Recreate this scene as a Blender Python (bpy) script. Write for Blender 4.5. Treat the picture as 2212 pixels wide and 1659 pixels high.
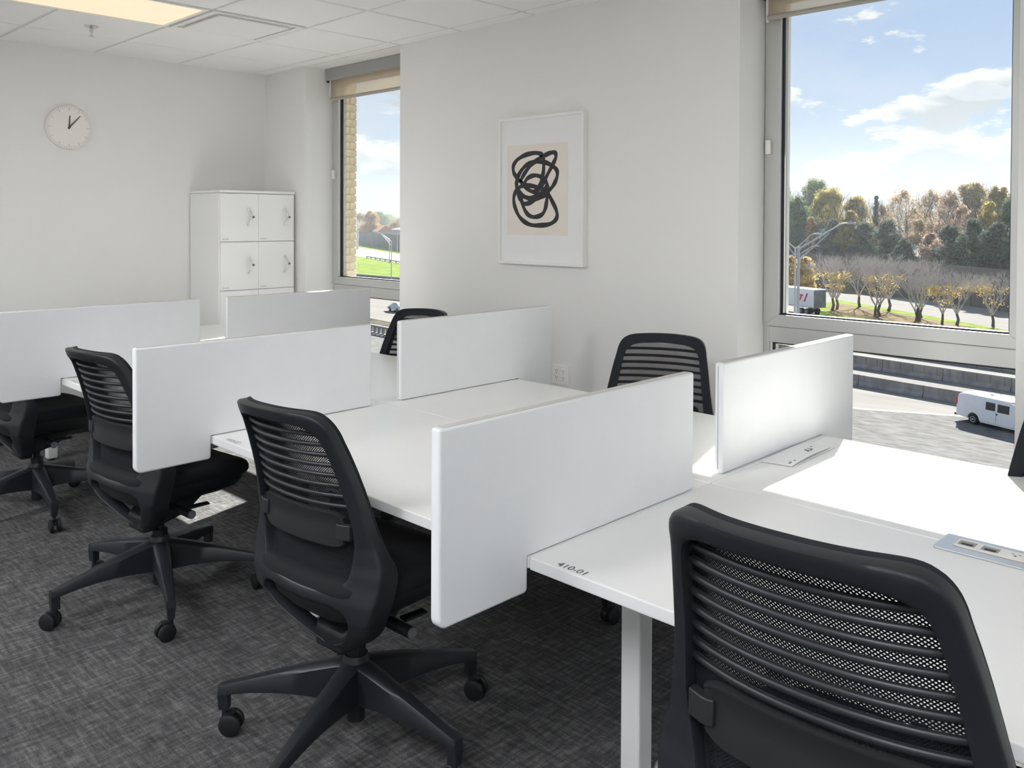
import bpy, bmesh, math, random
import numpy as np
from mathutils import Vector, Matrix

for o in list(bpy.data.objects):
    bpy.data.objects.remove(o, do_unlink=True)
SC = bpy.context.scene
COL = SC.collection
PI = math.pi

# ------------------------------------------------------------------ camera
CAM = Vector((6.3272, -3.5879, 1.5005))
F_PX, CY_PX = 1853.77, 503.18
YAW, PITCH, ROLL = 0.7962, -0.0156, 0.0042
cy_, sy_ = math.cos(YAW), math.sin(YAW)
Fw = Vector((-cy_, sy_, 0)); Rt = Vector((sy_, cy_, 0)); Up = Vector((0, 0, 1))
F2 = Fw * math.cos(PITCH) + Up * math.sin(PITCH)
U2 = Up * math.cos(PITCH) - Fw * math.sin(PITCH)
R3 = Rt * math.cos(ROLL) + U2 * math.sin(ROLL)
U3 = U2 * math.cos(ROLL) - Rt * math.sin(ROLL)
cd = bpy.data.cameras.new('camera')
cam = bpy.data.objects.new('camera', cd); COL.objects.link(cam)
M = Matrix.Identity(4)
for i in range(3):
    M[i][0], M[i][1], M[i][2], M[i][3] = R3[i], U3[i], -F2[i], CAM[i]
cam.matrix_world = M
cd.sensor_fit = 'HORIZONTAL'; cd.sensor_width = 36.0
cd.lens = F_PX * 36.0 / 2212.0
cd.shift_x = 0.0
cd.shift_y = -(829.5 - CY_PX) / 2212.0
cd.clip_start = 0.05; cd.clip_end = 3000
SC.camera = cam

# ------------------------------------------------------------------ colour management / sampling
SC.view_settings.view_transform = 'Standard'
SC.view_settings.look = 'None'
SC.view_settings.exposure = 1.04
SC.view_settings.gamma = 1.0
SC.view_settings.use_curve_mapping = False
SC.cycles.use_denoising = True
SC.cycles.max_bounces = 12
SC.cycles.diffuse_bounces = 8
SC.cycles.transparent_max_bounces = 24
SC.cycles.sample_clamp_indirect = 6.0
SC.cycles.caustics_reflective = False
SC.cycles.caustics_refractive = False

SUN_STRENGTH = 12.0
SKY_STRENGTH = 0.50
FILL_PANEL_STRENGTH = 14.5
# ------------------------------------------------------------------ sun
sd = bpy.data.lights.new('sun', 'SUN'); sd.energy = SUN_STRENGTH; sd.angle = math.radians(0.55)
sd.color = (1.0, 0.965, 0.92)
sun = bpy.data.objects.new('sun', sd); COL.objects.link(sun)
SUN_DIR = Vector((-0.46, 1.5, 1.0)).normalized()          # towards the sun
sun.rotation_euler = SUN_DIR.to_track_quat('Z', 'Y').to_euler()
sun.location = (0, 20, 20)

# ------------------------------------------------------------------ world: blue sky with cumulus clouds
def build_world():
    w = bpy.data.worlds.new('sky'); SC.world = w; w.use_nodes = True
    nt = w.node_tree; nt.nodes.clear(); L = nt.links.new
    N = lambda t, **k: [setattr(n, a, b) for n in [nt.nodes.new(t)] for a, b in k.items()] and n if False else nt.nodes.new(t)
    out = N('ShaderNodeOutputWorld'); bg = N('ShaderNodeBackground'); L(bg.outputs[0], out.inputs[0])
    bg.inputs[1].default_value = SKY_STRENGTH
    tc = N('ShaderNodeTexCoord')
    sep = N('ShaderNodeSeparateXYZ'); L(tc.outputs['Generated'], sep.inputs[0])
    grad = N('ShaderNodeValToRGB'); L(sep.outputs[2], grad.inputs[0])
    cr = grad.color_ramp
    cr.elements[0].position = 0.0; cr.elements[0].color = (0.72, 0.80, 0.86, 1)
    cr.elements[1].position = 1.0; cr.elements[1].color = (0.30, 0.46, 0.80, 1)
    for p, c in ((0.06, (0.66, 0.77, 0.88)), (0.16, (0.56, 0.69, 0.90)), (0.4, (0.46, 0.62, 0.88))):
        e = cr.elements.new(p); e.color = (*c, 1)
    # cloud coordinates: direction stretched in elevation so that banks flatten towards the horizon
    def mapping(off, sc):
        m = N('ShaderNodeMapping'); L(tc.outputs['Generated'], m.inputs[0])
        m.inputs['Location'].default_value = off; m.inputs['Scale'].default_value = sc
        return m
    def noise(m, scale, detail, rough, dist=0.0):
        n = N('ShaderNodeTexNoise'); L(m.outputs[0], n.inputs['Vector'])
        n.inputs['Scale'].default_value = scale; n.inputs['Detail'].default_value = detail
        n.inputs['Roughness'].default_value = rough; n.inputs['Distortion'].default_value = dist
        return n
    OFF = (1.35, 0.4, 0.22); SCL = (1, 1, 2.6)
    n1 = noise(mapping(OFF, SCL), 9.0, 10, 0.56, 0.1)
    n2 = noise(mapping((OFF[0] + 0.004, OFF[1], OFF[2] + 0.035), SCL), 9.0, 4, 0.5, 0.1)
    bias = N('ShaderNodeValToRGB'); L(sep.outputs[2], bias.inputs[0])
    b = bias.color_ramp
    b.elements[0].position = 0.0; b.elements[0].color = (0.475,) * 3 + (1,)
    b.elements[1].position = 1.0; b.elements[1].color = (0.46,) * 3 + (1,)
    for p, c in ((0.04, 0.50), (0.075, 0.525), (0.12, 0.53), (0.145, 0.47), (0.16, 0.41), (0.22, 0.40), (0.25, 0.46), (0.5, 0.47)):
        e = b.elements.new(p); e.color = (c, c, c, 1)
    def math_(op, a, c, clamp=False):
        m = N('ShaderNodeMath'); m.operation = op; m.use_clamp = clamp
        for i, v in enumerate((a, c)):
            if isinstance(v, (int, float)): m.inputs[i].default_value = v
            else: L(v, m.inputs[i])
        return m.outputs[0]
    dens = math_('ADD', n1.outputs['Fac'], math_('SUBTRACT', bias.outputs[0], 0.5))
    ss = N('ShaderNodeMapRange'); ss.interpolation_type = 'SMOOTHSTEP'
    L(dens, ss.inputs[0]); ss.inputs[1].default_value = 0.500; ss.inputs[2].default_value = 0.555
    dens2 = math_('ADD', n2.outputs['Fac'], math_('SUBTRACT', bias.outputs[0], 0.5))
    sh = N('ShaderNodeMapRange'); sh.interpolation_type = 'SMOOTHSTEP'
    L(dens2, sh.inputs[0]); sh.inputs[1].default_value = 0.50; sh.inputs[2].default_value = 0.64
    cc = N('ShaderNodeMix'); cc.data_type = 'RGBA'
    L(sh.outputs[0], cc.inputs[0])
    cc.inputs[6].default_value = (0.99, 0.99, 0.99, 1); cc.inputs[7].default_value = (0.68, 0.73, 0.78, 1)
    # thin high veil
    n3 = noise(mapping((4.0, 2.0, 1.0), (1, 1, 1.7)), 3.0, 5, 0.55, 0.3)
    veil = N('ShaderNodeMapRange'); L(n3.outputs['Fac'], veil.inputs[0])
    veil.inputs[1].default_value = 0.42; veil.inputs[2].default_value = 0.75; veil.inputs[4].default_value = 0.6
    mv = N('ShaderNodeMix'); mv.data_type = 'RGBA'; L(veil.outputs[0], mv.inputs[0]); L(grad.outputs[0], mv.inputs[6])
    mv.inputs[7].default_value = (0.88, 0.91, 0.95, 1)
    mx = N('ShaderNodeMix'); mx.data_type = 'RGBA'; L(ss.outputs[0], mx.inputs[0]); L(mv.outputs[2], mx.inputs[6]); L(cc.outputs[2], mx.inputs[7])
    # ground half of the sphere
    gm = N('ShaderNodeMapRange'); L(sep.outputs[2], gm.inputs[0]); gm.inputs[1].default_value = -0.02; gm.inputs[2].default_value = 0.0
    fin = N('ShaderNodeMix'); fin.data_type = 'RGBA'; L(gm.outputs[0], fin.inputs[0]); fin.inputs[6].default_value = (0.30, 0.32, 0.30, 1); L(mx.outputs[2], fin.inputs[7])
    L(fin.outputs[2], bg.inputs[0])
build_world()

# ------------------------------------------------------------------ materials
MATS = {}
def mat(name, col, rough=0.5, metal=0.0, noise=None, bump=None, spec=0.5, emit=None, trans=None):
    """noise = (scale, amount, stretch) colour variation; bump = (scale, strength, distance)"""
    if name in MATS: return MATS[name]
    m = bpy.data.materials.new(name); m.use_nodes = True
    nt = m.node_tree; b = nt.nodes['Principled BSDF']; L = nt.links.new
    b.inputs['Base Color'].default_value = (*col, 1); b.inputs['Roughness'].default_value = rough
    b.inputs['Metallic'].default_value = metal; b.inputs['Specular IOR Level'].default_value = spec
    if emit:
        b.inputs['Emission Color'].default_value = (*emit[0], 1); b.inputs['Emission Strength'].default_value = emit[1]
    if noise or bump:
        tc = nt.nodes.new('ShaderNodeTexCoord')
    if noise:
        mp = nt.nodes.new('ShaderNodeMapping'); L(tc.outputs['Object'], mp.inputs[0])
        mp.inputs['Scale'].default_value = noise[2] if len(noise) > 2 else (1, 1, 1)
        n = nt.nodes.new('ShaderNodeTexNoise'); L(mp.outputs[0], n.inputs['Vector'])
        n.inputs['Scale'].default_value = noise[0]; n.inputs['Detail'].default_value = 6; n.inputs['Roughness'].default_value = 0.6
        r = nt.nodes.new('ShaderNodeValToRGB'); L(n.outputs['Fac'], r.inputs[0])
        a = noise[1]
        r.color_ramp.elements[0].position = 0.3; r.color_ramp.elements[1].position = 0.7
        r.color_ramp.elements[0].color = (*[max(0, c * (1 - a)) for c in col], 1)
        r.color_ramp.elements[1].color = (*[min(1, c * (1 + a)) for c in col], 1)
        L(r.outputs[0], b.inputs['Base Color'])
    if bump:
        n2 = nt.nodes.new('ShaderNodeTexNoise'); L(tc.outputs['Object'], n2.inputs['Vector'])
        n2.inputs['Scale'].default_value = bump[0]; n2.inputs['Detail'].default_value = 4
        bp = nt.nodes.new('ShaderNodeBump'); bp.inputs['Strength'].default_value = bump[1]; bp.inputs['Distance'].default_value = bump[2]
        L(n2.outputs['Fac'], bp.inputs['Height']); L(bp.outputs[0], b.inputs['Normal'])
    MATS[name] = m
    return m

W_WALL = mat('wall_paint', (0.80, 0.795, 0.78), 0.75, bump=(180, 0.05, 0.002), spec=0.2)
W_CEIL = mat('ceiling_tile', (0.84, 0.835, 0.82), 0.9, noise=(220, 0.02), bump=(260, 0.12, 0.002), spec=0.1)
W_GRID = mat('ceiling_grid', (0.70, 0.69, 0.67), 0.6)
W_DESK = mat('desk_laminate', (0.87, 0.87, 0.865), 0.33, spec=0.45)
W_EDGE = mat('desk_edge', (0.80, 0.80, 0.79), 0.4)
W_SCREEN = mat('screen_face', (0.80, 0.81, 0.825), 0.55, noise=(9, 0.015), spec=0.3)
W_SCREENCAP = mat('screen_cap', (0.56, 0.55, 0.53), 0.45)
W_LEG = mat('desk_leg_paint', (0.80, 0.80, 0.80), 0.35)
W_LOCK = mat('locker_paint', (0.82, 0.82, 0.81), 0.4)
W_PLAST = mat('white_plastic', (0.84, 0.83, 0.81), 0.4)
B_PLAST = mat('black_plastic', (0.0135, 0.0155, 0.019), 0.42, bump=(900, 0.08, 0.0005))
B_DARK = mat('black_plastic_dark', (0.006, 0.007, 0.009), 0.5)
B_BAND = mat('charcoal_plastic', (0.018, 0.0185, 0.021), 0.48)
B_KNIT = mat('black_knit', (0.006, 0.008, 0.012), 0.85)
B_SEAT = mat('black_upholstery', (0.0045, 0.0052, 0.0075), 0.9, bump=(700, 0.3, 0.001))
B_RUB = mat('black_rubber', (0.007, 0.0075, 0.009), 0.55)
G_CAP = mat('grey_cap', (0.10, 0.105, 0.115), 0.5)
ALU = mat('window_aluminium', (0.60, 0.60, 0.59), 0.38, metal=0.55)
GASK = mat('black_gasket', (0.01, 0.01, 0.012), 0.6)
CHROME = mat('chrome', (0.70, 0.70, 0.70), 0.18, metal=1.0)
SILVER = mat('brushed_silver', (0.62, 0.65, 0.70), 0.35, metal=0.7)
DARKIN = mat('dark_recess', (0.03, 0.03, 0.032), 0.7)
INK = mat('dark_ink', (0.035, 0.035, 0.04), 0.6)
GREYINK = mat('grey_ink', (0.28, 0.28, 0.28), 0.6)

def carpet_material():
    m = bpy.data.materials.new('carpet'); m.use_nodes = True; nt = m.node_tree; L = nt.links.new
    b = nt.nodes['Principled BSDF']; b.inputs['Roughness'].default_value = 0.95; b.inputs['Specular IOR Level'].default_value = 0.1
    tc = nt.nodes.new('ShaderNodeTexCoord')
    def nz(scale, sc, detail, rough=0.6):
        mp = nt.nodes.new('ShaderNodeMapping'); L(tc.outputs['Object'], mp.inputs[0]); mp.inputs['Scale'].default_value = sc
        n = nt.nodes.new('ShaderNodeTexNoise'); L(mp.outputs[0], n.inputs['Vector']); n.inputs['Scale'].default_value = scale
        n.inputs['Detail'].default_value = detail; n.inputs['Roughness'].default_value = rough
        return n.outputs['Fac']
    a = nz(10, (1, 7, 1), 8, .68); c = nz(10, (7, 1, 1), 8, .68); f = nz(190, (1, 2.6, 1), 3, 0.75); big = nz(2.6, (1, 1, 1), 4, .6)
    def mth(op, x, y):
        n = nt.nodes.new('ShaderNodeMath'); n.operation = op
        for i, v in enumerate((x, y)):
            if isinstance(v, (int, float)): n.inputs[i].default_value = v
            else: L(v, n.inputs[i])
        return n.outputs[0]
    s = mth('ADD', mth('MULTIPLY', a, 0.42), mth('MULTIPLY', c, 0.42))
    s = mth('ADD', s, mth('MULTIPLY', f, 0.42)); s = mth('ADD', s, mth('MULTIPLY', big, 0.14))
    r = nt.nodes.new('ShaderNodeValToRGB'); L(s, r.inputs[0]); e = r.color_ramp.elements
    e[0].position = 0.53; e[0].color = (0.026, 0.0255, 0.0265, 1)
    e[1].position = 0.90; e[1].color = (0.29, 0.285, 0.28, 1)
    x = e.new(0.69); x.color = (0.088, 0.086, 0.088, 1)
    L(r.outputs[0], b.inputs['Base Color'])
    bp = nt.nodes.new('ShaderNodeBump'); bp.inputs['Strength'].default_value = 0.6; bp.inputs['Distance'].default_value = 0.004
    L(f, bp.inputs['Height']); L(bp.outputs[0], b.inputs['Normal'])
    return m
CARPET = carpet_material()

def glass_material():
    m = bpy.data.materials.new('window_glass'); m.use_nodes = True; nt = m.node_tree; nt.nodes.clear(); L = nt.links.new
    out = nt.nodes.new('ShaderNodeOutputMaterial'); mix = nt.nodes.new('ShaderNodeMixShader')
    tr = nt.nodes.new('ShaderNodeBsdfTransparent'); tr.inputs[0].default_value = (0.96, 0.975, 0.97, 1)
    gl = nt.nodes.new('ShaderNodeBsdfGlossy'); gl.inputs['Roughness'].default_value = 0.02
    lw = nt.nodes.new('ShaderNodeLayerWeight'); lw.inputs['Blend'].default_value = 0.5
    pw = nt.nodes.new('ShaderNodeMath'); pw.operation = 'POWER'; L(lw.outputs['Facing'], pw.inputs[0]); pw.inputs[1].default_value = 4.0
    ml = nt.nodes.new('ShaderNodeMath'); ml.operation = 'MULTIPLY_ADD'; L(pw.outputs[0], ml.inputs[0]); ml.inputs[1].default_value = 0.06; ml.inputs[2].default_value = 0.002
    L(ml.outputs[0], mix.inputs[0]); L(tr.outputs[0], mix.inputs[1]); L(gl.outputs[0], mix.inputs[2]); L(mix.outputs[0], out.inputs[0])
    return m
GLASS = glass_material()

def blind_material():
    m = bpy.data.materials.new('blind_fabric'); m.use_nodes = True; nt = m.node_tree; nt.nodes.clear(); L = nt.links.new
    out = nt.nodes.new('ShaderNodeOutputMaterial'); mix = nt.nodes.new('ShaderNodeMixShader'); mix.inputs[0].default_value = 0.75
    df = nt.nodes.new('ShaderNodeBsdfDiffuse'); df.inputs[0].default_value = (0.55, 0.49, 0.41, 1)
    tl = nt.nodes.new('ShaderNodeBsdfTranslucent'); tl.inputs[0].default_value = (0.97, 0.88, 0.74, 1)
    tp = nt.nodes.new('ShaderNodeBsdfTransparent'); tp.inputs[0].default_value = (1, .95, .88, 1); m2 = nt.nodes.new('ShaderNodeMixShader'); m2.inputs[0].default_value = 0.48
    L(df.outputs[0], mix.inputs[1]); L(tl.outputs[0], mix.inputs[2]); L(mix.outputs[0], m2.inputs[1]); L(tp.outputs[0], m2.inputs[2]); L(m2.outputs[0], out.inputs[0])
    return m
BLIND = blind_material()

# ------------------------------------------------------------------ mesh helpers
class MB:
    def __init__(s): s.v = []; s.f = []
    def add(s, vs, fs):
        b = len(s.v); s.v += [tuple(p) for p in vs]; s.f += [tuple(i + b for i in q) for q in fs]
        return s
    def box(s, x0, x1, y0, y1, z0, z1):
        return s.add([(x0, y0, z0), (x1, y0, z0), (x1, y1, z0), (x0, y1, z0), (x0, y0, z1), (x1, y0, z1), (x1, y1, z1), (x0, y1, z1)],
                     [(0, 3, 2, 1), (4, 5, 6, 7), (0, 1, 5, 4), (1, 2, 6, 5), (2, 3, 7, 6), (3, 0, 4, 7)])
    def tube(s, pts, rads, n=12, cap=True, flat=1.0):
        pts = [Vector(p) for p in pts]
        if isinstance(rads, (int, float)): rads = [rads] * len(pts)
        vs = []; up = None
        for i, p in enumerate(pts):
            t = (pts[min(i + 1, len(pts) - 1)] - pts[max(i - 1, 0)]).normalized()
            if up is None:
                up = Vector((0, 0, 1)) if abs(t.z) < 0.9 else Vector((1, 0, 0))
            a = t.cross(up)
            if a.length < 1e-6: a = t.cross(Vector((0, 1, 0)))
            a.normalize(); c = a.cross(t).normalized(); up = c
            for k in range(n):
                w = 2 * PI * k / n
                vs.append(p + a * (math.cos(w) * rads[i]) + c * (math.sin(w) * rads[i] * flat))
        fs = []
        for i in range(len(pts) - 1):
            for k in range(n):
                fs.append((i * n + k, i * n + (k + 1) % n, (i + 1) * n + (k + 1) % n, (i + 1) * n + k))
        if cap:
            fs.append(tuple(range(n - 1, -1, -1))); fs.append(tuple((len(pts) - 1) * n + k for k in range(n)))
        return s.add(vs, fs)
    def cyl(s, p0, p1, r0, r1=None, n=20):
        return s.tube([p0, p1], [r0, r0 if r1 is None else r1], n)
    def prism(s, poly, axis, a, b):
        """closed 2D polygon extruded along an axis from a to b"""
        n = len(poly)
        def P(u, v, w):
            return {'x': (w, u, v), 'y': (u, w, v), 'z': (u, v, w)}[axis]
        vs = [P(u, v, a) for u, v in poly] + [P(u, v, b) for u, v in poly]
        fs = [tuple(range(n - 1, -1, -1)), tuple(range(n, 2 * n))] + [(i, (i + 1) % n, n + (i + 1) % n, n + i) for i in range(n)]
        return s.add(vs, fs)
    def rings(s, rings, closed=True, cap=True):
        """list of rings (equal point counts) skinned in sequence"""
        n = len(rings[0]); vs = [p for r in rings for p in r]; fs = []
        for i in range(len(rings) - 1):
            for k in range(n if closed else n - 1):
                fs.append((i * n + k, i * n + (k + 1) % n, (i + 1) * n + (k + 1) % n, (i + 1) * n + k))
        if cap:
            fs.append(tuple(range(n - 1, -1, -1))); fs.append(tuple((len(rings) - 1) * n + k for k in range(n)))
        return s.add(vs, fs)
    def mesh(s, name, m, smooth=None, origin=(0, 0, 0)):
        me = bpy.data.meshes.new(name)
        o = origin
        me.from_pydata([(p[0] - o[0], p[1] - o[1], p[2] - o[2]) for p in s.v], [], s.f)
        bm = bmesh.new(); bm.from_mesh(me); bmesh.ops.recalc_face_normals(bm, faces=bm.faces); bm.to_mesh(me); bm.free()
        if m: me.materials.append(m)
        if smooth is not None:
            me.polygons.foreach_set('use_smooth', [True] * len(me.polygons))
            me.set_sharp_from_angle(angle=math.radians(smooth))
        me.update()
        return me

def tag(o, label=None, cat=None, group=None, kind=None):
    if label: o['label'] = label
    if cat: o['category'] = cat
    if group: o['group'] = group
    if kind: o['kind'] = kind
    return o
def link(name, data, parent=None, loc=None):
    o = bpy.data.objects.new(name, data); COL.objects.link(o)
    if parent: o.parent = parent
    if loc is not None: o.location = loc
    return o
def part(name, mb, m, parent=None, smooth=None, bevel=None, seg=2, label=None):
    """a mesh whose vertices are given in world (or thing-local) coordinates; children keep parent's frame"""
    o = link(name, mb.mesh(name, m, smooth), parent)
    if bevel:
        md = o.modifiers.new('bevel', 'BEVEL'); md.width = bevel; md.segments = seg; md.limit_method = 'ANGLE'; md.angle_limit = math.radians(40)
        md.harden_normals = False
    if label: o['label'] = label
    return o
def wpart(name, mb, m, parent, smooth=None, bevel=None, seg=2, label=None):
    """part of a thing, vertices in world coordinates: rebased to the thing's empty"""
    w = Vector((0, 0, 0)); q = parent
    while q: w += q.location; q = q.parent
    mb.v = [(p[0] - w.x, p[1] - w.y, p[2] - w.z) for p in mb.v]
    return part(name, mb, m, parent, smooth, bevel, seg, label)
def thing(name, loc, label, cat, group=None, rot=0.0):
    o = link(name, None, None, loc); o.rotation_euler = (0, 0, rot); o.empty_display_size = 0.1
    return tag(o, label, cat, group)
def struct(name, mb, m, parent=None, smooth=None, bevel=None):
    o = part(name, mb, m, parent, smooth, bevel)
    if parent is None: o['kind'] = 'structure'
    return o
def text(name, s, size, m, parent, loc, rot=(0, 0, 0), align='LEFT', shear=0.0, space=1.0, offset=0.0):
    c = bpy.data.curves.new(name, 'FONT'); c.body = s; c.size = size; c.align_x = align; c.shear = shear; c.space_character = space
    c.offset = offset; c.resolution_u = 3
    tmp = bpy.data.objects.new('tmp', c); COL.objects.link(tmp); bpy.context.view_layer.update()
    me = bpy.data.meshes.new_from_object(tmp.evaluated_get(bpy.context.evaluated_depsgraph_get())); me.name = name
    bpy.data.objects.remove(tmp, do_unlink=True); bpy.data.curves.remove(c)
    me.materials.clear(); me.materials.append(m)
    o = link(name, me, parent, loc); o.rotation_euler = rot
    return o
def copy_tree(o, parent=None):
    c = o.copy(); COL.objects.link(c); c.parent = parent
    for ch in list(KIDS.get(o.name, [])): copy_tree(ch, c)
    return c
KIDS = {}
def index_kids():
    KIDS.clear()
    for o in SC.objects:
        if o.parent: KIDS.setdefault(o.parent.name, []).append(o)
def strip(seq):  # interpolation table
    xs, ys = zip(*sorted(seq)); return lambda v: float(np.interp(v, xs, ys))

# ================================================================== ROOM SHELL
H = 2.6636
ROOM_X1, ROOM_Y0 = 9.75, -6.3
WIN = [(0.611, 1.763), (4.288, 5.440), (7.965, 9.117)]
WT = 0.378            # outer face of the window wall
SILL, HEAD = 0.14, 2.70
struct('floor', MB().box(-0.15, ROOM_X1 + 0.15, ROOM_Y0 - 0.15, 0.0, -0.2, 0.0), CARPET)
struct('wall_back', MB().box(-0.15, 0.0, ROOM_Y0 - 0.15, WT, -0.2, 3.1), W_WALL)
struct('wall_left', MB().box(0.0, ROOM_X1 + 0.15, ROOM_Y0 - 0.15, ROOM_Y0, 0.0, 3.1), W_WALL)
struct('wall_front', MB().box(ROOM_X1, ROOM_X1 + 0.15, ROOM_Y0, WT, 0.0, 0.3).box(ROOM_X1, ROOM_X1 + 0.15, ROOM_Y0, WT, 2.6, 3.1).box(ROOM_X1, ROOM_X1 + 0.15, ROOM_Y0, -5.9, 0.3, 2.6)
       .box(ROOM_X1, ROOM_X1 + 0.15, -3.4, -3.1, 0.3, 2.6).box(ROOM_X1, ROOM_X1 + 0.15, -0.6, WT, 0.3, 2.6), W_WALL)
xs = [0.0] + [v for w in WIN for v in w] + [ROOM_X1]
ww = MB()
for a, b in zip(xs[0::2], xs[1::2]): ww.box(a, b, 0.0, WT, -0.2, 3.1)
for a, b in WIN:
    ww.box(a, b, 0.0, WT, -0.2, SILL); ww.box(a, b, 0.0, WT, HEAD - 0.037, 3.1)
struct('wall_right', ww, W_WALL)
struct('baseboard_back', MB().box(0.0, 0.012, ROOM_Y0, -0.64, 0.0, 0.1), B_BAND)
bb = MB()
for a, b in zip(xs[0::2], xs[1::2]): bb.box(max(a, 0.5), b, -0.012, 0.0, 0.0, 0.1)
struct('baseboard_right', bb, B_BAND)

# ---- ceiling: recessed grid plate and proud tiles
T = 0.6096; GX, GY = 0.5519, -0.1042
ce = MB().box(0.0, ROOM_X1, ROOM_Y0, 0.0, H + 0.006, H + 0.2)
ceiling = struct('ceiling', ce, W_GRID)
GAP = 0.011
cells_skip = set()
LIGHTS = [(i, j) for i in (2, 6, 10, 14) for j in (3, 7)]      # i: index along x (1 = first full cell), j: along -y ; panel takes j and j+1
for i, j in LIGHTS: cells_skip |= {(i, j), (i, j + 1)}
cells_skip.add((2, 2))                                        # air diffuser
def cell(i, j):
    x0 = GX + T * (i - 1); y1 = GY - T * (j - 1)
    return x0, x0 + T, y1 - T, y1
tile_cache = {}
tile_names = 0
for i in range(0, 17):
    for j in range(0, 12):
        if (i, j) in cells_skip: continue
        x0, x1, y0, y1 = cell(i, j)
        x0 = max(x0, 0.0); x1 = min(x1, ROOM_X1); y0 = max(y0, ROOM_Y0); y1 = min(y1, 0.0)
        if x1 - x0 < 0.05 or y1 - y0 < 0.03: continue
        gx0 = GAP if x0 > 0 else 0.0; gx1 = GAP if x1 < ROOM_X1 else 0; gy1 = GAP if y1 < -1e-6 else 0.0
        w, h = round(x1 - x0 - gx0 - gx1, 4), round(y1 - y0 - GAP - gy1, 4)
        if (w, h) not in tile_cache:
            e = 0.006
            tile_cache[(w, h)] = MB().rings([[(0, 0, .012), (w, 0, .012), (w, h, .012), (0, h, .012)], [(0, 0, .004), (w, 0, .004), (w, h, .004), (0, h, .004)],
                                             [(e, e, 0), (w - e, e, 0), (w - e, h - e, 0), (e, h - e, 0)]]).mesh('ceiling_tile', W_CEIL)
        link('ceiling_tile', tile_cache[(w, h)], ceiling, (x0 + gx0, y0 + GAP, H - 0.002))

# ---- ceiling light panels
def light_material():
    return [mat('light_diffuser_dimmed', (0.25, 0.22, 0.18), 0.6, emit=((1.0, 0.79, 0.55), 0.44)),      # weak glow of the seen panel and the added ones in its row
            mat('fill_diffuser', (0.8, 0.78, 0.72), 0.5, emit=((0.95, 0.97, 1.0), FILL_PANEL_STRENGTH))]  # cool strong glow of unseen panels added as fill light
LM = light_material()
for n, (i, j) in enumerate(LIGHTS):
    x0, x1, _, y1 = cell(i, j); y0 = y1 - 2 * T
    lab = ('warm lit ceiling panel at the top left edge beside the square air diffuser' if n == 0 else
           'unseen ceiling panel added to fill the room with light')
    t = thing('ceiling_light', ((x0 + x1) / 2, (y0 + y1) / 2, H), lab, 'light', None if n == 0 else 'added ceiling panels out of view')
    fr = MB(); g = GAP; e = 0.022
    for a in ((x0 + g, x0 + g + e, y0 + g, y1 - g), (x1 - g - e, x1 - g, y0 + g, y1 - g), (x0 + g + e, x1 - g - e, y0 + g, y0 + g + e), (x0 + g + e, x1 - g - e, y1 - g - e, y1 - g)):
        fr.box(*a, H - 0.006, H + 0.006)
    wpart('frame', fr, W_PLAST, t)
    wpart('diffuser', MB().box(x0 + g + e, x1 - g - e, y0 + g + e, y1 - g - e, H - 0.001, H + 0.005), LM[0 if j == 3 else 1], t)
    if n == 0: t['label'] = lab

# ---- air diffuser
x0, x1, y0, y1 = cell(2, 2)
t = thing('air_diffuser', ((x0 + x1) / 2, (y0 + y1) / 2, H), 'square white plaque air diffuser in the ceiling next to the lit panel', 'vent')
cx_, cy2 = (x0 + x1) / 2, (y0 + y1) / 2
def sq(r, z): return [(cx_ - r, cy2 - r, z), (cx_ + r, cy2 - r, z), (cx_ + r, cy2 + r, z), (cx_ - r, cy2 + r, z)]
wpart('frame', MB().rings([sq(0.292, H + 0.004), sq(0.292, H - 0.006), sq(0.268, H - 0.006), sq(0.262, H + 0.0)], cap=False), W_PLAST, t)
wpart('pan', MB().rings([sq(0.262, H + 0.0), sq(0.240, H + 0.075), sq(0.19, H + 0.11)], cap=False), mat('pan_grey', (.42, .41, .40), .5), t)
wpart('throat', MB().rings([sq(0.19, H + 0.11), sq(0.15, H + 0.18)], cap=True), DARKIN, t)
wpart('plaque', MB().rings([sq(0.222, H + 0.006), sq(0.228, H - 0.006), sq(0.228, H - 0.010)]), W_PLAST, t, bevel=0.002)
for sx in (-1, 1): wpart('bracket', MB().box(cx_ + sx * 0.1 - .008, cx_ + sx * 0.1 + .008, cy2 + 0.19, cy2 + 0.215, H, H + 0.07), SILVER, t)

# ---- sprinkler
sx_, sy2 = 0.852, -1.645
t = thing('fire_sprinkler', (sx_, sy2, H), 'small chrome fire sprinkler hanging under a ceiling tile', 'sprinkler')
wpart('escutcheon', MB().rings([[(sx_ + r * math.cos(2 * PI * k / 20), sy2 + r * math.sin(2 * PI * k / 20), H - z) for k in range(20)] for r, z in ((.042, .002), (.042, .006), (.030, .013), (.014, .016))]), CHROME, t, smooth=50)
wpart('pipe', MB().cyl((sx_, sy2, H - .015), (sx_, sy2, H - .040), .011, n=12), CHROME, t, smooth=50)
arm = MB()
for s in (-1, 1): arm.tube([(sx_ + s * .009, sy2, H - .036), (sx_ + s * .013, sy2, H - .048), (sx_ + s * .004, sy2, H - .062)], .003, 6)
wpart('frame_arm', arm, CHROME, t, smooth=50)
wpart('deflector', MB().cyl((sx_, sy2, H - .061), (sx_, sy2, H - .064), .016, n=16), CHROME, t)

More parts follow.
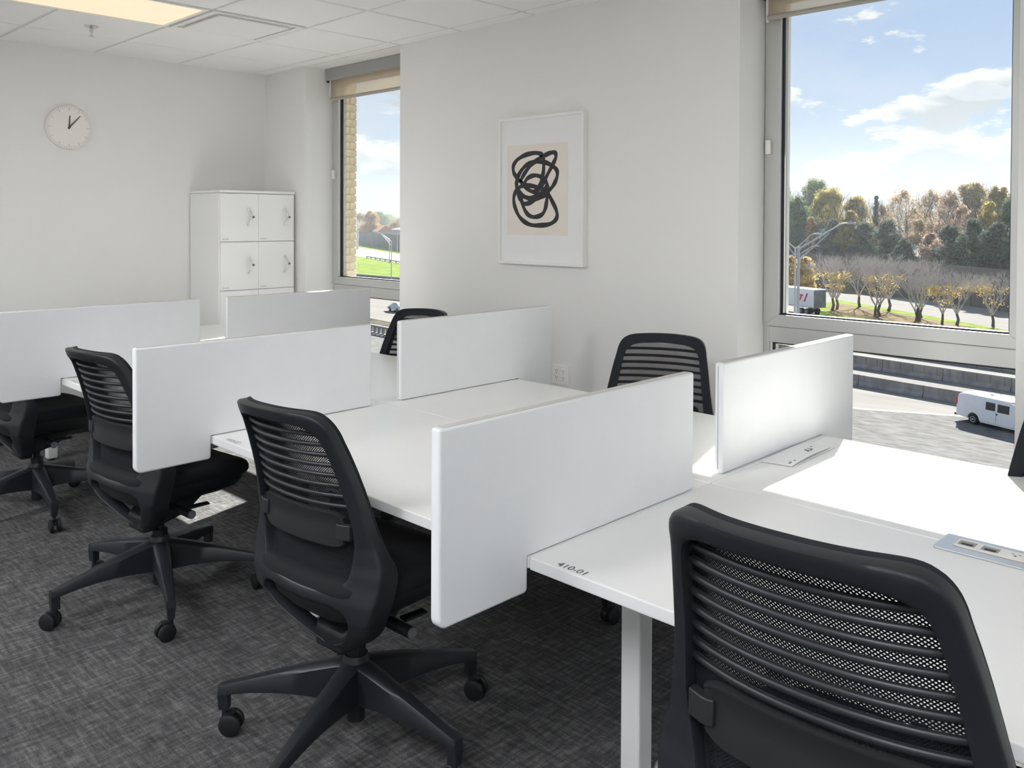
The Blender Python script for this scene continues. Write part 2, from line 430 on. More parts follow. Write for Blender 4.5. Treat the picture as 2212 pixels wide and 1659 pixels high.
# ================================================================== WINDOWS
YF = 0.243
TRANSOM = (0.915, 0.992)
def window(n, x0, x1, blind_z):
    w = link('window_%d' % n, None, None, ((x0 + x1) / 2, YF, SILL)); w['kind'] = 'structure'
    f = MB(); ya, yb = YF, YF + 0.075
    fw, fl = 0.083, 0.045
    # outer frame
    f.box(x0, x0 + 0.030, ya + .004, yb, SILL, HEAD); f.box(x1 - 0.030, x1, ya + .004, yb, SILL, HEAD)
    f.box(x0 + .03, x1 - .03, ya + .004, yb, 2.60, HEAD); f.box(x0 + .03, x1 - .03, ya + .004, yb, SILL, SILL + 0.05)
    f.box(x0 + .03, x1 - .03, ya + .003, yb, *TRANSOM)
    # lower light frame
    f.box(x0 + .03, x0 + fl, ya + .008, yb, SILL + .05, TRANSOM[0]); f.box(x1 - fl - .012, x1 - .03, ya + .008, yb, SILL + .05, TRANSOM[0])
    wpart('window_frame', f, ALU, w, bevel=0.003)
    # upper sash with mitred corners
    s = MB(); z0, z1 = TRANSOM[1] + .002, 2.60
    o = [(x0 + .004, z0), (x1 - .004, z0), (x1 - .004, z1), (x0 + .004, z1)]; i = [(x0 + fw, z0 + .056), (x1 - fw, z0 + .056), (x1 - fw, z1 - .056), (x0 + fw, z1 - .056)]
    for k in range(4):
        a, b, c, d = o[k], o[(k + 1) % 4], i[(k + 1) % 4], i[k]
        g = 0.0012 / 2
        q = [a, b, c, d]
        s.prism([(q[0][0], q[0][1]), (q[1][0], q[1][1]), (q[2][0], q[2][1]), (q[3][0], q[3][1])], 'y', ya - 0.006, yb - .01)
    wpart('window_sash', s, ALU, w, bevel=0.0015)
    gk = MB(); e = .007
    for (a, b, c, d) in ((x0 + fw, x0 + fw + e, z0 + .056, z1 - .056), (x1 - fw - e, x1 - fw, z0 + .056, z1 - .056), (x0 + fw, x1 - fw, z0 + .056, z0 + .056 + e), (x0 + fw, x1 - fw, z1 - .056 - e, z1 - .056),
                         (x0 + fl, x0 + fl + e, SILL + .05, TRANSOM[0]), (x1 - fl - .012 - e, x1 - fl - .012, SILL + .05, TRANSOM[0]), (x0 + fl, x1 - fl, TRANSOM[0] - e, TRANSOM[0]), (x0 + fl, x1 - fl, SILL + .05, SILL + .05 + e)):
        gk.box(a, b, YF + .014, YF + .030, c, d)
    wpart('gasket', gk, GASK, w)
    wpart('window_pane', MB().box(x0 + fw - .01, x1 - fw + .01, YF + .018, YF + .024, z0 + .046, z1 - .046), GLASS, w)
    wpart('window_pane', MB().box(x0 + fl - .01, x1 - fl, YF + .018, YF + .024, SILL + .04, TRANSOM[0] + .01), GLASS, w)
    # outside white stop bead
    wb = MB()
    for (a, b, c, d) in ((x0 + fw + .008, x0 + fw + .018, z0 + .056, z1 - .05), (x0 + fw, x1 - fw, z0 + .050, z0 + .062)):
        wb.box(a, b, YF + .036, YF + .060, c, d)
    wpart('glazing_bead', wb, W_PLAST, w)
    return w
window(1, *WIN[0], 2.414); window(2, *WIN[1], 2.455); window(3, *WIN[2], 2.455)
for n, (ya, yb) in ((4, (-5.9, -3.4)), (5, (-3.1, -0.6))):        # glazed end wall behind the camera
    w = link('window_%d' % n, None, None, (ROOM_X1 + .05, (ya + yb) / 2, 0.3)); w['kind'] = 'structure'
    f = MB()
    for a in ((ya, ya + .07, .3, 2.6), (yb - .07, yb, .3, 2.6), (ya + .07, yb - .07, .3, .37), (ya + .07, yb - .07, 2.53, 2.6), ((ya + yb) / 2 - .03, (ya + yb) / 2 + .03, .37, 2.53)): f.box(ROOM_X1 + .03, ROOM_X1 + .10, *a)
    wpart('window_frame', f, ALU, w); wpart('window_pane', MB().box(ROOM_X1 + .06, ROOM_X1 + .066, ya + .05, yb - .05, .35, 2.55), GLASS, w)
# soffits of the recesses
struct('trim_1', MB().box(WIN[0][0], WIN[0][1], 0.0, YF - .001, H - 0.004, HEAD - .03), W_WALL)
struct('trim_2', MB().box(WIN[1][0], WIN[1][1], 0.0, YF - .001, H - 0.004, HEAD - .03), W_WALL)
struct('trim_3', MB().box(WIN[2][0], WIN[2][1], 0.0, YF - .001, H - 0.004, HEAD - .03), W_WALL)
# concrete floor overhang of the storey above (keeps the high sun off the glass)
struct('roof', MB().box(-30, 40, WT, 2.37, 3.2, 3.55), mat('fascia_white', (0.86, 0.85, 0.83), 0.8, noise=(3, .03)))

def roller_blind(x0, x1, zb, lab):
    t = thing('roller_blind', ((x0 + x1) / 2, 0.19, 2.655), lab, 'blind')
    wpart('valance', MB().prism([(0.095, 2.571), (0.167, 2.571), (0.172, 2.58), (0.172, 2.6575), (0.095, 2.6575)][::-1] if False else [(0.167, 2.571), (0.240, 2.571), (0.240, 2.6575), (0.167, 2.6575)], 'x', x0 + .004, x1 - .004), mat('valance_grey', (0.36, 0.36, 0.35), 0.5), t, bevel=.002)
    wpart('end_cap', MB().box(x0 + .006, x0 + .03, 0.18, 0.236, 2.558, 2.571), DARKIN, t)
    wpart('fabric', MB().box(x0 + .040, x1 - .040, 0.196, 0.1975, zb + .022, 2.60), BLIND, t)
    wpart('hem_bar', MB().tube([(x0 + .036, .197, zb + .011), (x1 - .036, .197, zb + .011)], .012, 10, flat=1.0), mat('hem_grey', (0.42, 0.39, 0.35), .5), t, smooth=50)
    wpart('side_guide', MB().box(x0 + .030, x0 + .037, 0.19, 0.205, zb - .01, 2.571), W_PLAST, t)
roller_blind(*WIN[0], 2.414, 'beige roller blind drawn slightly down behind the far left window beside the lockers')
roller_blind(*WIN[1], 2.455, 'beige roller blind at the top of the large window on the right')
def sensor(x, z, lab):
    t = thing('contact_sensor', (x, YF - .012, z), lab, 'sensor')
    wpart('housing', MB().box(x - .013, x + .013, YF - .027, YF - .006, z - .034, z + .034), W_PLAST, t, bevel=.003)
    wpart('seam', MB().box(x - .0135, x + .0135, YF - .022, YF - .020, z - .0335, z + .0335), GREYINK, t)
sensor(4.318, 1.853, 'small white plastic box on the left stile of the large right window')
sensor(0.643, 1.845, 'small white plastic box on the frame of the far left window')

# ---- brick jamb outside the far window
BR = mat('buff_brick', (0.84, 0.73, 0.54), 0.9, noise=(14, 0.18), bump=(60, .4, .004))
MORT = mat('mortar', (0.78, 0.68, 0.52), 0.95)
jamb = link('wall_exterior', None, None, (0.7, 0.3, 0.0)); jamb['kind'] = 'structure'
wpart('mortar_bed', MB().box(0.60, 0.728, 0.290, 0.372, 0.9, 2.68), MORT, jamb)
bmesh_a = {}
def brick(y0, y1, z0):
    k = round(y1 - y0, 4)
    if k not in bmesh_a:
        bmesh_a[k] = MB().box(0, .132, 0, y1 - y0, 0, .050).mesh('brick', BR)
    o = link('brick', bmesh_a[k], jamb, (0.604 - 0.7 + random.uniform(-.0015, .0015), y0 - .3, z0))
    md = o.modifiers.new('bevel', 'BEVEL'); md.width = .003; md.segments = 1
    return o
random.seed(4)
z = 0.93; row = 0
while z < 2.6:
    if row % 2: brick(0.284, 0.312, z); brick(0.320, 0.378, z)
    else: brick(0.284, 0.380, z)
    z += 0.0588; row += 1

# ================================================================== BACK WALL: clock and lockers
t = thing('wall_clock', (0.0, -1.50, 2.12), 'round white wall clock with fine minute ticks high on the left wall', 'clock')
RC = .148
def disc(r, x, n=64): return [(x, r * math.cos(2 * PI * k / n), r * math.sin(2 * PI * k / n)) for k in range(n)]
CLK = mat('clock_body', (0.78, 0.74, 0.70), .5)
part('body', MB().rings([disc(RC, .0), disc(RC, .024), disc(RC - .003, .027)]), CLK, t, smooth=40)
part('dial', MB().rings([disc(RC - .004, .026), disc(RC - .004, .0285)]), mat('clock_face', (0.84, 0.81, 0.78), .6), t)
tm = {True: MB().box(0, .0008, -.0013, .0013, -.018, .012).mesh('hour_mark', mat('clock_tick', (.42, .36, .33), .6)),
      False: MB().box(0, .0008, -.0010, .0010, -.006, .006).mesh('minute_mark', mat('clock_tick', (.42, .36, .33), .6))}
for k in range(60):
    a = 2 * PI * k / 60; hr = k % 5 == 0; r = RC - (.016 if hr else .012)
    o = link('hour_mark' if hr else 'minute_mark', tm[hr], t, (.0285, r * math.sin(a), r * math.cos(a))); o.rotation_euler = (-a, 0, 0)
HANDM = mat('clock_hand', (.075, .055, .055), .5)
for nm, ang, ln, wd, xx in (('hour_hand', 3.5, .080, .0042, .031), ('minute_hand', 41, .108, .0036, .034)):
    o = part(nm, MB().prism([(-wd, -.012), (wd, -.012), (wd * .7, ln), (-wd * .7, ln)], 'x', 0, .0015), HANDM, t)
    o.location = (xx, 0, 0); o.rotation_euler = (-math.radians(ang), 0, 0)
part('hub', MB().cyl((.029, 0, 0), (.038, 0, 0), .006, n=16), HANDM, t)

KX, KY0, KY1, KZ = 0.4924, -0.636, -0.028, 1.707
t = thing('locker_cabinet', (0.25, (KY0 + KY1) / 2, 0), 'white two column locker cabinet with curved pulls in the far corner', 'locker')
wpart('body', MB().box(0.015, KX - .02, KY0, KY1, 0.08, KZ - .022), W_LOCK, t, bevel=.002)
wpart('plinth', MB().box(0.03, KX - .05, KY0 + .02, KY1 - .02, 0.0, 0.08), B_BAND, t)
wpart('top', MB().box(0.012, KX, KY0 - .003, KY1 + .003, KZ - .020, KZ), W_LOCK, t, bevel=.002)
ymid = (KY0 + KY1) / 2; g = .0022; rowh = .356; num = 1
for r in range(4):
    z1 = KZ - .022 - r * rowh - g; z0 = z1 - rowh + 2 * g
    if r == 3: z0 = 0.085
    for c in range(2):
        ya, yb = (KY0 + .004, ymid - g / 2) if c == 0 else (ymid + g / 2, KY1 - .004)
        d = wpart('door', MB().box(KX - .019, KX - .001, ya, yb, z0, z1), W_LOCK, t, bevel=.0012)
        hy, hz = yb - .078, (z0 + z1) / 2 + .004
        hb = MB(); pts = []
        for q in range(13):
            a = -1 + q / 6.0
            pts.append((KX - .001 + .003 + .026 * (1 - a * a), hy + .016 * (1 - a * a) - .008, hz + a * .065))
        hb.tube(pts, [.0045] + [.0055] * 11 + [.0045], 8)
        part('handle', MB().add([(p[0] - t.location.x, p[1] - t.location.y, p[2]) for p in hb.v], hb.f), CHROME, d, smooth=60)
        lk = MB().cyl((KX - .002, hy + .038, hz), (KX + .004, hy + .038, hz), .0085, n=16)
        part('lock', MB().add([(p[0] - t.location.x, p[1] - t.location.y, p[2]) for p in lk.v], lk.f), mat('lock_grey', (.18, .18, .18), .4, metal=.6), d, smooth=40)
        text('locker_number', '410-%02d' % num, .0185, GREYINK, d, (KX - .0005 - t.location.x, ya + .012 - t.location.y, z0 + .012), (PI / 2, 0, PI / 2))
        num += 1

# ================================================================== FRAMED DRAWING
t = thing('framed_print', (3.06, 0.0, 1.666), 'white framed abstract black brush loop drawing on the white wall', 'picture')
FX0, FX1, FZ0, FZ1, FD = 2.736, 3.382, 1.245, 2.087, .036
f = MB(); fwid = .016
o_ = [(FX0, FZ0), (FX1, FZ0), (FX1, FZ1), (FX0, FZ1)]; i_ = [(FX0 + fwid, FZ0 + fwid), (FX1 - fwid, FZ0 + fwid), (FX1 - fwid, FZ1 - fwid), (FX0 + fwid, FZ1 - fwid)]
for k, (nm) in enumerate(('bottom', 'right', 'top', 'left')):
    f2 = MB().prism([o_[k], o_[(k + 1) % 4], i_[(k + 1) % 4], i_[k]], 'y', -FD, -.001)
    wpart('frame_rail', f2, W_PLAST, t, bevel=.0012)
wpart('mat_board', MB().box(FX0 + fwid - .002, FX1 - fwid + .002, -.022, -.012, FZ0 + fwid - .002, FZ1 - fwid + .002), mat('mat_board', (.82, .82, .82), .8), t)
PX0, PX1, PZ0, PZ1 = 2.806 - .008, 3.269 - .006, 1.412, 1.928
wpart('print_paper', MB().box(PX0, PX1, -.0235, -.022, PZ0, PZ1), mat('print_paper', (.80, .735, .665), .8, noise=(5, .03)), t)
loops = [
 [(1215, 1000), (1170, 965), (1070, 955), (920, 990), (790, 1060), (715, 1150), (700, 1230), (720, 1310), (780, 1390), (870, 1480), (960, 1570), (1040, 1615), (1110, 1610), (1170, 1560), (1230, 1460), (1300, 1320), (1370, 1180), (1425, 1060), (1437, 985), (1410, 945), (1350, 950), (1270, 985), (1190, 1030), (1090, 1100), (1000, 1180), (920, 1280), (860, 1380), (830, 1450)],
 [(790, 1350), (850, 1250), (940, 1160), (1060, 1112), (1180, 1105), (1290, 1125), (1400, 1190), (1455, 1255), (1460, 1340), (1430, 1440), (1380, 1530), (1320, 1600), (1240, 1680), (1130, 1735), (1010, 1740), (900, 1700), (820, 1630), (770, 1540), (770, 1430), (800, 1340)],
 [(1225, 1010), (1235, 1150), (1225, 1300), (1195, 1430), (1140, 1550), (1060, 1640)],
 [(900, 1480), (950, 1395), (1040, 1345), (1130, 1342), (1230, 1388), (1290, 1480), (1310, 1590), (1295, 1700), (1285, 1790), (1262, 1910), (1215, 2000), (1130, 2042), (1040, 2045), (955, 1995), (895, 1895), (860, 1790), (830, 1700), (800, 1570)],
 [(1310, 1640), (1375, 1770), (1440, 1910), (1462, 2020), (1430, 2105), (1340, 2168), (1200, 2190), (1040, 2188), (920, 2140), (820, 2050), (755, 1930), (717, 1800), (720, 1690), (765, 1590), (850, 1525), (990, 1512), (1150, 1545), (1250, 1590), (1320, 1650)],
 [(870, 1830), (990, 1810), (1110, 1740), (1230, 1690), (1290, 1640)],
 [(800, 1600), (880, 1690), (1000, 1720), (1120, 1690), (1230, 1600), (1300, 1500)],
 [(760, 1440), (770, 1560), (800, 1680), (840, 1760)],
]
def catmull(P, n=8):
    out = []
    for i in range(len(P) - 1):
        p0, p1, p2, p3 = [np.array(P[min(max(k, 0), len(P) - 1)], float) for k in (i - 1, i, i + 1, i + 2)]
        for q in range(n):
            s = q / n
            out.append(0.5 * (2 * p1 + (p2 - p0) * s + (2 * p0 - 5 * p1 + 4 * p2 - p3) * s * s + (3 * p1 - p0 - 3 * p2 + p3) * s ** 3))
    out.append(np.array(P[-1], float)); return out
dr = MB()
for li, lp in enumerate(loops):
    c = [(PX0 + (p[0] - 592) / 1038 * (PX1 - PX0), PZ1 - (p[1] - 842 + (p[0] - 592) * .078 * (1 - (p[1] - 842) / 1250)) / 1511 * (PZ1 - PZ0)) for p in catmull(lp)]
    a = []; b = []
    for i in range(len(c)):
        d = np.array(c[min(i + 1, len(c) - 1)]) - np.array(c[max(i - 1, 0)]); d /= max(np.linalg.norm(d), 1e-9)
        w = .0128 + .0016 * math.sin(i * .35 + li)
        a.append((c[i][0] - d[1] * w, -.0238 - li * .00006, c[i][1] + d[0] * w)); b.append((c[i][0] + d[1] * w, -.0238 - li * .00006, c[i][1] - d[0] * w))
    n = len(a)
    dr.add(a + b, [(i, i + 1, n + i + 1, n + i) for i in range(n - 1)])
wpart('brush_drawing', dr, mat('brush_ink', (.022, .022, .026), .6, noise=(26, .35)), t)

# ---- quad outlet
t = thing('wall_outlet', (3.199, 0.0, .640), 'white four gang power outlet on the wall beside the desk', 'outlet')
part('cover_plate', MB().box(-.062, .062, -.006, 0, -.0555, .0555), W_PLAST, t, bevel=.003)
for gx in (-.024, .024):
    part('receptacle', MB().box(gx - .017, gx + .017, -.0085, -.005, -.036, .036), W_PLAST, t, bevel=.002)
    for gz in (-.019, .019):
        s = MB()
        for q in (-.0062, .0062): s.box(gx + q - .0012, gx + q + .0012, -.0090, -.008, gz - .001, gz + .009)
        s.cyl((gx, -.0090, gz - .008), (gx, -.008, gz - .008), .0028, n=10)
        part('socket_slots', s, DARKIN, t)

# ================================================================== DESKS
ZD = 0.7366; TH = 0.029
YA0, YM, YA1 = -2.178, -1.406, -0.634
BAYS = [(0.497, 1.968), (1.968, 3.479), (3.479, 5.003), (5.003, 6.527)]
def rrect(x0, x1, y0, y1, r, n=5):
    pts = []
    for cx, cy, a0 in ((x1 - r, y1 - r, 0), (x0 + r, y1 - r, PI / 2), (x0 + r, y0 + r, PI), (x1 - r, y0 + r, 1.5 * PI)):
        for k in range(n + 1):
            a = a0 + k * PI / 2 / n; pts.append((cx + r * math.cos(a), cy + r * math.sin(a)))
    return pts
desk_names = {(0, 0): 'white desk at the far end of the aisle side by the left wall', (0, 1): 'white desk at the far end by the lockers and left window',
              (1, 0): 'white desk numbered 410-03 on its aisle edge', (1, 1): 'white desk on the window side below the far left screens',
              (2, 0): 'white desk numbered 410-02 on its aisle edge', (2, 1): 'white desk on the window side in front of the power outlet',
              (3, 0): 'white desk numbered 410-01 in front, with a power module', (3, 1): 'sunlit white desk under the large right window'}
NUMB = {1: '410-03', 2: '410-02', 3: '410-01'}
for bi, (bx0, bx1) in enumerate(BAYS):
    for side in (0, 1):
        y0, y1 = ((YA0, YM - .0008) if side == 0 else (YM + .0008, YA1))
        x0, x1 = bx0 + .0008, bx1 - .0008
        t = thing('desk', ((x0 + x1) / 2, (y0 + y1) / 2, 0), desk_names[(bi, side)], 'desk')
        wpart('desktop', MB().prism(rrect(x0, x1, y0, y1, .006, 2), 'z', ZD - TH, ZD), W_DESK, t, bevel=.003)
        yc = (y0 + y1) / 2
        lx = [x0 + (.050, .135, .050, -.008)[bi]] + ([x1 - .116] if bi == 3 else [])
        for X in lx:
            wpart('leg', MB().box(X, X + .060, yc - .028, yc + .028, .010, ZD - TH - .006), W_LEG, t, bevel=.005)
            wpart('foot', MB().cyl((X + .030, yc, 0), (X + .030, yc, .010), .022, n=14), B_RUB, t)
            wpart('mounting_plate', MB().box(max(X, x0 + .004), X + .056, yc - .30, yc + .30, ZD - TH - .006, ZD - TH - .0003), DARKIN, t)
        wpart('bracket', MB().box(lx[0] + .062, lx[0] + .10, yc - .03, yc + .03, ZD - TH - .040, ZD - TH - .0005), DARKIN, t)
        for dy in (-.2, .2):
            wpart('rail', MB().box(lx[0] + .102, (lx[1] if len(lx) > 1 else x1) - .005, yc + dy - .02, yc + dy + .02, ZD - TH - .03, ZD - TH - .0006), W_LEG, t, bevel=.003)
        if side == 0 and bi in NUMB:
            o = text('desk_number', NUMB[bi], .0290, INK if bi == 3 else GREYINK, t, (x0 + .074 - t.location.x, YA0 + .0095 - t.location.y, ZD + .0006), (0, 0, 0), space=1.03)

# ---- power module flush in the seam
t = thing('power_module', (5.772, YM, ZD), 'silver flush power module with data jacks set in the desk seam', 'power outlet')
part('bezel', MB().prism(rrect(-.138, .138, -.062, .062, .010), 'z', .0, .0045), SILVER, t, bevel=.0015)
part('insert', MB().prism(rrect(-.103, .115, -.028, .026, .004), 'z', .0045, .0075), W_PLAST, t, bevel=.001)
for k, gx in enumerate((-.079, -.030)):
    part('data_port', MB().box(gx - .018, gx + .018, -.016, .014, .0060, .0078), mat('port_grey', (.30, .30, .29), .5), t)
    part('port_jack', MB().box(gx - .011, gx + .013, -.014, -.002, .0070, .0082), DARKIN, t)
for gx in (.022, .074):
    part('socket', MB().prism(rrect(gx - .019, gx + .019, -.018, .016, .003), 'z', .0070, .0084), W_PLAST, t, bevel=.0006)
    s = MB(); s.box(gx - .010, gx - .004, .003, .005, .0080, .0088); s.box(gx + .004, gx + .010, .003, .005, .0080, .0088); s.cyl((gx, -.008, .008), (gx, -.008, .0088), .003, n=10)
    part('socket_slots', s, DARKIN, t)

# ---- leaflets by the right screen
t = thing('leaflet', (5.07, -0.93, ZD), 'white folded paper leaflet lying beside the right front screen', 'paper')
def sheet(x0, x1, y0, y1, z, lift, skew):
    a = []; n = 14
    top = []; 
    for q in range(n + 1):
        s = q / n; y = y0 + (y1 - y0) * s
        for k in range(5):
            u = k / 4; x = x0 + (x1 - x0) * u + skew * s
            top.append((x, y + .016 * u * (1 - s), z + lift * math.sin(PI * s * .9 + .2) * (.25 + .75 * u) ))
    vs = top + [(p[0], p[1], p[2] - .0007) for p in top]; m_ = len(top)
    fs = []
    for q in range(n):
        for k in range(4):
            i = q * 5 + k; fs.append((i, i + 1, i + 6, i + 5)); fs.append((m_ + i, m_ + i + 5, m_ + i + 6, m_ + i + 1))
    for q in range(n):
        for k in (0, 4):
            i = q * 5 + k; fs.append((i, i + 5, m_ + i + 5, m_ + i))
    for k in range(4):
        fs.append((k, k + 1, m_ + k + 1, m_ + k)); i = n * 5 + k; fs.append((i, i + 1, m_ + i + 1, m_ + i))
    return MB().add(vs, fs)
PAPER = mat('paper', (.84, .84, .85), .7)
wpart('sheet', sheet(5.000, 5.098, -1.105, -.790, ZD + .0022, .007, -.012), PAPER, t, smooth=60)
wpart('sheet', sheet(5.000, 5.105, -1.100, -.765, ZD + .0008, .0016, -.012), PAPER, t, smooth=60)
pr = MB(); random.seed(9)
def pr_z(yy, xx):
    s = (yy + 1.105) / .315; return ZD + .0030 + .007 * math.sin(PI * s * .9 + .2) * (.25 + .75 * (xx - 5.0 + .012 * s) / .098) - .0006
for (bx, by, bw, bh) in ((5.058, -.905, .006, .014), (5.046, -.896, .010, .006), (5.040, -.885, .016, .004), (5.052, -.872, .006, .016), (5.040, -.864, .010, .004), (5.060, -.884, .004, .010), (5.036, -.835, .003, .014), (5.078, -1.072, .004, .012), (5.072, -1.056, .010, .003), (5.078, -1.036, .004, .008)):
    zz = pr_z(by + bh / 2, bx + bw / 2); pr.box(bx, bx + bw, by, by + bh, zz, zz + .0005)
wpart('printed_mark', pr, mat('print_grey', (.10, .10, .10), .7), t)

# ================================================================== DESK SCREENS
ST = 0.029
def screen(xr, y0, y1, ye, ztop, dirn, lab):
    """dirn +1: the outer end is at y0 (aisle side), -1: outer end is at y1 (window side); xr = face towards +x"""
    t = thing('desk_screen', (xr - ST / 2, (y0 + y1) / 2, ZD), lab, 'desk divider')
    zb, zd = 0.657, ZD + .0025
    outer = y0 if dirn > 0 else y1; inner = y1 if dirn > 0 else y0; notch = ye - dirn * .004
    def arc(cx, cz, r, a0, a1, n=5): return [(cx + r * math.cos(a0 + (a1 - a0) * k / n), cz + r * math.sin(a0 + (a1 - a0) * k / n)) for k in range(n + 1)]
    s = dirn; r = .022
    P = [(s * outer, ztop), (s * outer, zb)]  # mirrored coordinate u = s*y so outer is the small end
    u0, u1, un = s * outer, s * inner, s * notch
    poly = arc(u0 + .006, ztop - .006, .006, PI / 2, PI) + arc(u0 + r, zb + r, r, PI, 1.5 * PI) + arc(un - .012, zb + .012, .012, -PI / 2, 0) + [(un, zd)] + arc(u1 - .008, zd + .008, .008, -PI / 2, 0) + arc(u1 - .008, ztop - .008, .008, 0, PI / 2)
    poly = [(s * u, z) for u, z in poly]
    o = wpart('panel', MB().prism(poly, 'x', xr - ST, xr), W_SCREEN, t, smooth=35, bevel=.0085, seg=4)
    cap0, cap1 = min(outer + s * .010, inner - s * .012), max(outer + s * .010, inner - s * .012)
    wpart('top_cap', MB().prism(rrect(xr - ST + .004, xr - .0045, cap0, cap1, .008), 'z', ztop - .004, ztop + .0012), W_SCREENCAP, t, bevel=.0006)
    wpart('end_seam', MB().box(xr - ST * .62, xr - ST * .56, min(inner - s * .002, inner + s * .0006), max(inner - s * .002, inner + s * .0006), zd + .012, ztop - .01), GREYINK, t)
    # clamp under the worktop, kept clear of the desk
    wpart('clamp', MB().box(xr - ST * .7, xr - ST * .3, min(notch, notch + s * .012) , max(notch, notch + s * .012), ZD + .0002, zd + .001), DARKIN, t)
screen(5.006, -2.446, -1.500, YA0, 1.0715, 1, 'front left white desk screen beside desk 410-01, largest in view')
screen(4.988, -1.312, -0.370, YA1, 1.0720, -1, 'front right white desk screen standing before the large right window')
screen(3.482, -2.444, -1.495, YA0, 1.0715, 1, 'middle left white desk screen beside desk 410-02')
screen(3.482, -1.345, -0.392, YA1, 1.0715, -1, 'middle right white desk screen ending next to the power outlet')
screen(1.970, -2.444, -1.495, YA0, 1.0715, 1, 'far left white desk screen cut by the left picture edge')
screen(1.970, -1.345, -0.392, YA1, 1.0715, -1, 'far right white desk screen in front of the lockers and far window')
# ================================================================== OFFICE CHAIRS
W_OF = strip([(1.012, .160), (1.0, .175), (.985, .183), (.965, .188), (.95, .190), (.9, .201), (.85, .210), (.8, .218), (.75, .227), (.7, .237), (.65, .251), (.62, .262), (.6, .270), (.575, .273), (.55, .271), (.5, .262), (.45, .245), (.4, .208), (.35, .145), (.31, .078), (.285, .035), (.275, .012)])
YE_OF = strip([(1.012, -.283), (.95, -.250), (.9, -.228), (.85, -.209), (.8, -.192), (.75, -.178), (.7, -.166), (.65, -.152), (.6, -.146), (.55, -.153), (.5, -.166), (.45, -.168), (.4, -.150), (.35, -.120), (.31, -.095), (.275, -.075)])
SAG_OF = strip([(1.012, .055), (.8, .060), (.6, .055), (.5, .045), (.4, .030), (.3, .004)])
def y_rear(x, z):
    w = max(W_OF(z), .05)
    return YE_OF(z) - SAG_OF(z) * (1 - min(1.0, abs(x) / w) ** 2.3)
def poly_ray(poly, c, a):
    dx, dz = math.cos(a), math.sin(a); best = None
    for i in range(len(poly)):
        (x1, z1), (x2, z2) = poly[i], poly[(i + 1) % len(poly)]
        ex, ez = x2 - x1, z2 - z1; den = dx * ez - dz * ex
        if abs(den) < 1e-12: continue
        t = ((x1 - c[0]) * ez - (z1 - c[1]) * ex) / den; u = ((x1 - c[0]) * dz - (z1 - c[1]) * dx) / den
        if t > 0 and -1e-9 <= u <= 1 + 1e-9: best = t if best is None else max(best, t)
    return best or 0.0
def mirror(right):
    """right-hand half from bottom to top -> closed loop, counter-clockwise"""
    return right + [(-x, z) for x, z in reversed(right) if x > 1e-6]
up_outer = mirror([(0, .482), (.10, .482), (.18, .484), (.235, .495)] + [(W_OF(z), z) for z in (.52, .55, .575, .6, .62, .65, .7, .75, .8, .85, .9, .93)] + [(.190, .960), (.186, .978), (.176, .995), (.160, 1.006), (.130, 1.0115), (.05, 1.0145), (0, 1.015)])
rim = strip([(.5, .10), (.55, .095), (.6, .083), (.62, .072), (.65, .055), (.7, .038), (.75, .034), (.95, .029)])
up_inner = mirror([(0, .516), (.08, .518), (.130, .526), (.165, .545), (.185, .575)] + [(W_OF(z) - rim(z), z) for z in (.61, .65, .7, .75, .8, .85, .9)] + [(.164, .935), (.155, .957), (.132, .972), (.09, .978), (0, .981)])
lo_outer = mirror([(0, .272), (.022, .275), (.05, .293), (.082, .312), (.145, .349), (.208, .398), (.245, .448)] + [(W_OF(z), z) for z in (.5, .55, .575, .6)] + [(.255, .615), (.20, .56), (.12, .505), (0, .495)])
lo_inner = mirror([(0, .310), (.028, .314), (.085, .345), (.142, .392), (.175, .430), (.185, .454), (.174, .474), (.135, .485), (0, .483)])
def ring_mesh(mb, outer, inner, c, n, front, rear_off=0.0, bev=.006):
    rings = []
    for k in range(n):
        a = 2 * PI * (k + .5) / n
        ro, ri = poly_ray(outer, c, a), poly_ray(inner, c, a)
        po = (c[0] + ro * math.cos(a), c[1] + ro * math.sin(a)); pi = (c[0] + ri * math.cos(a), c[1] + ri * math.sin(a))
        def at(s, d):
            x, z = po[0] + (pi[0] - po[0]) * s, po[1] + (pi[1] - po[1]) * s
            return (x, y_rear(x, z) + rear_off + d, z)
        wid = max(.004, math.hypot(po[0] - pi[0], po[1] - pi[1])); e = min(.3, bev / wid)
        th = front(po[1], po[0]); ti = front(pi[1], pi[0])
        rings.append([at(0, bev), at(e * .35, bev * .3), at(e, 0), at(.5, -.001), at(1 - e, 0), at(1 - e * .35, bev * .3), at(1, bev), at(1, ti), at(0, th)])
    n_ = len(rings[0]); vs = [p for r in rings for p in r]; fs = []
    for i in range(n):
        j = (i + 1) % n
        for k in range(n_): fs.append((i * n_ + k, i * n_ + (k + 1) % n_, j * n_ + (k + 1) % n_, j * n_ + k))
    mb.add(vs, fs)
def resample(loop, step):
    out = []
    for i in range(len(loop)):
        a, b = np.array(loop[i], float), np.array(loop[(i + 1) % len(loop)], float); n = max(1, int(round(np.linalg.norm(b - a) / step)))
        out += [tuple(a + (b - a) * k / n) for k in range(n)]
    return out
def smooth_loop(loop, it=6):
    P = np.array(loop)
    for _ in range(it): P = .5 * P + .25 * (np.roll(P, 1, 0) + np.roll(P, -1, 0))
    return [tuple(p) for p in P]
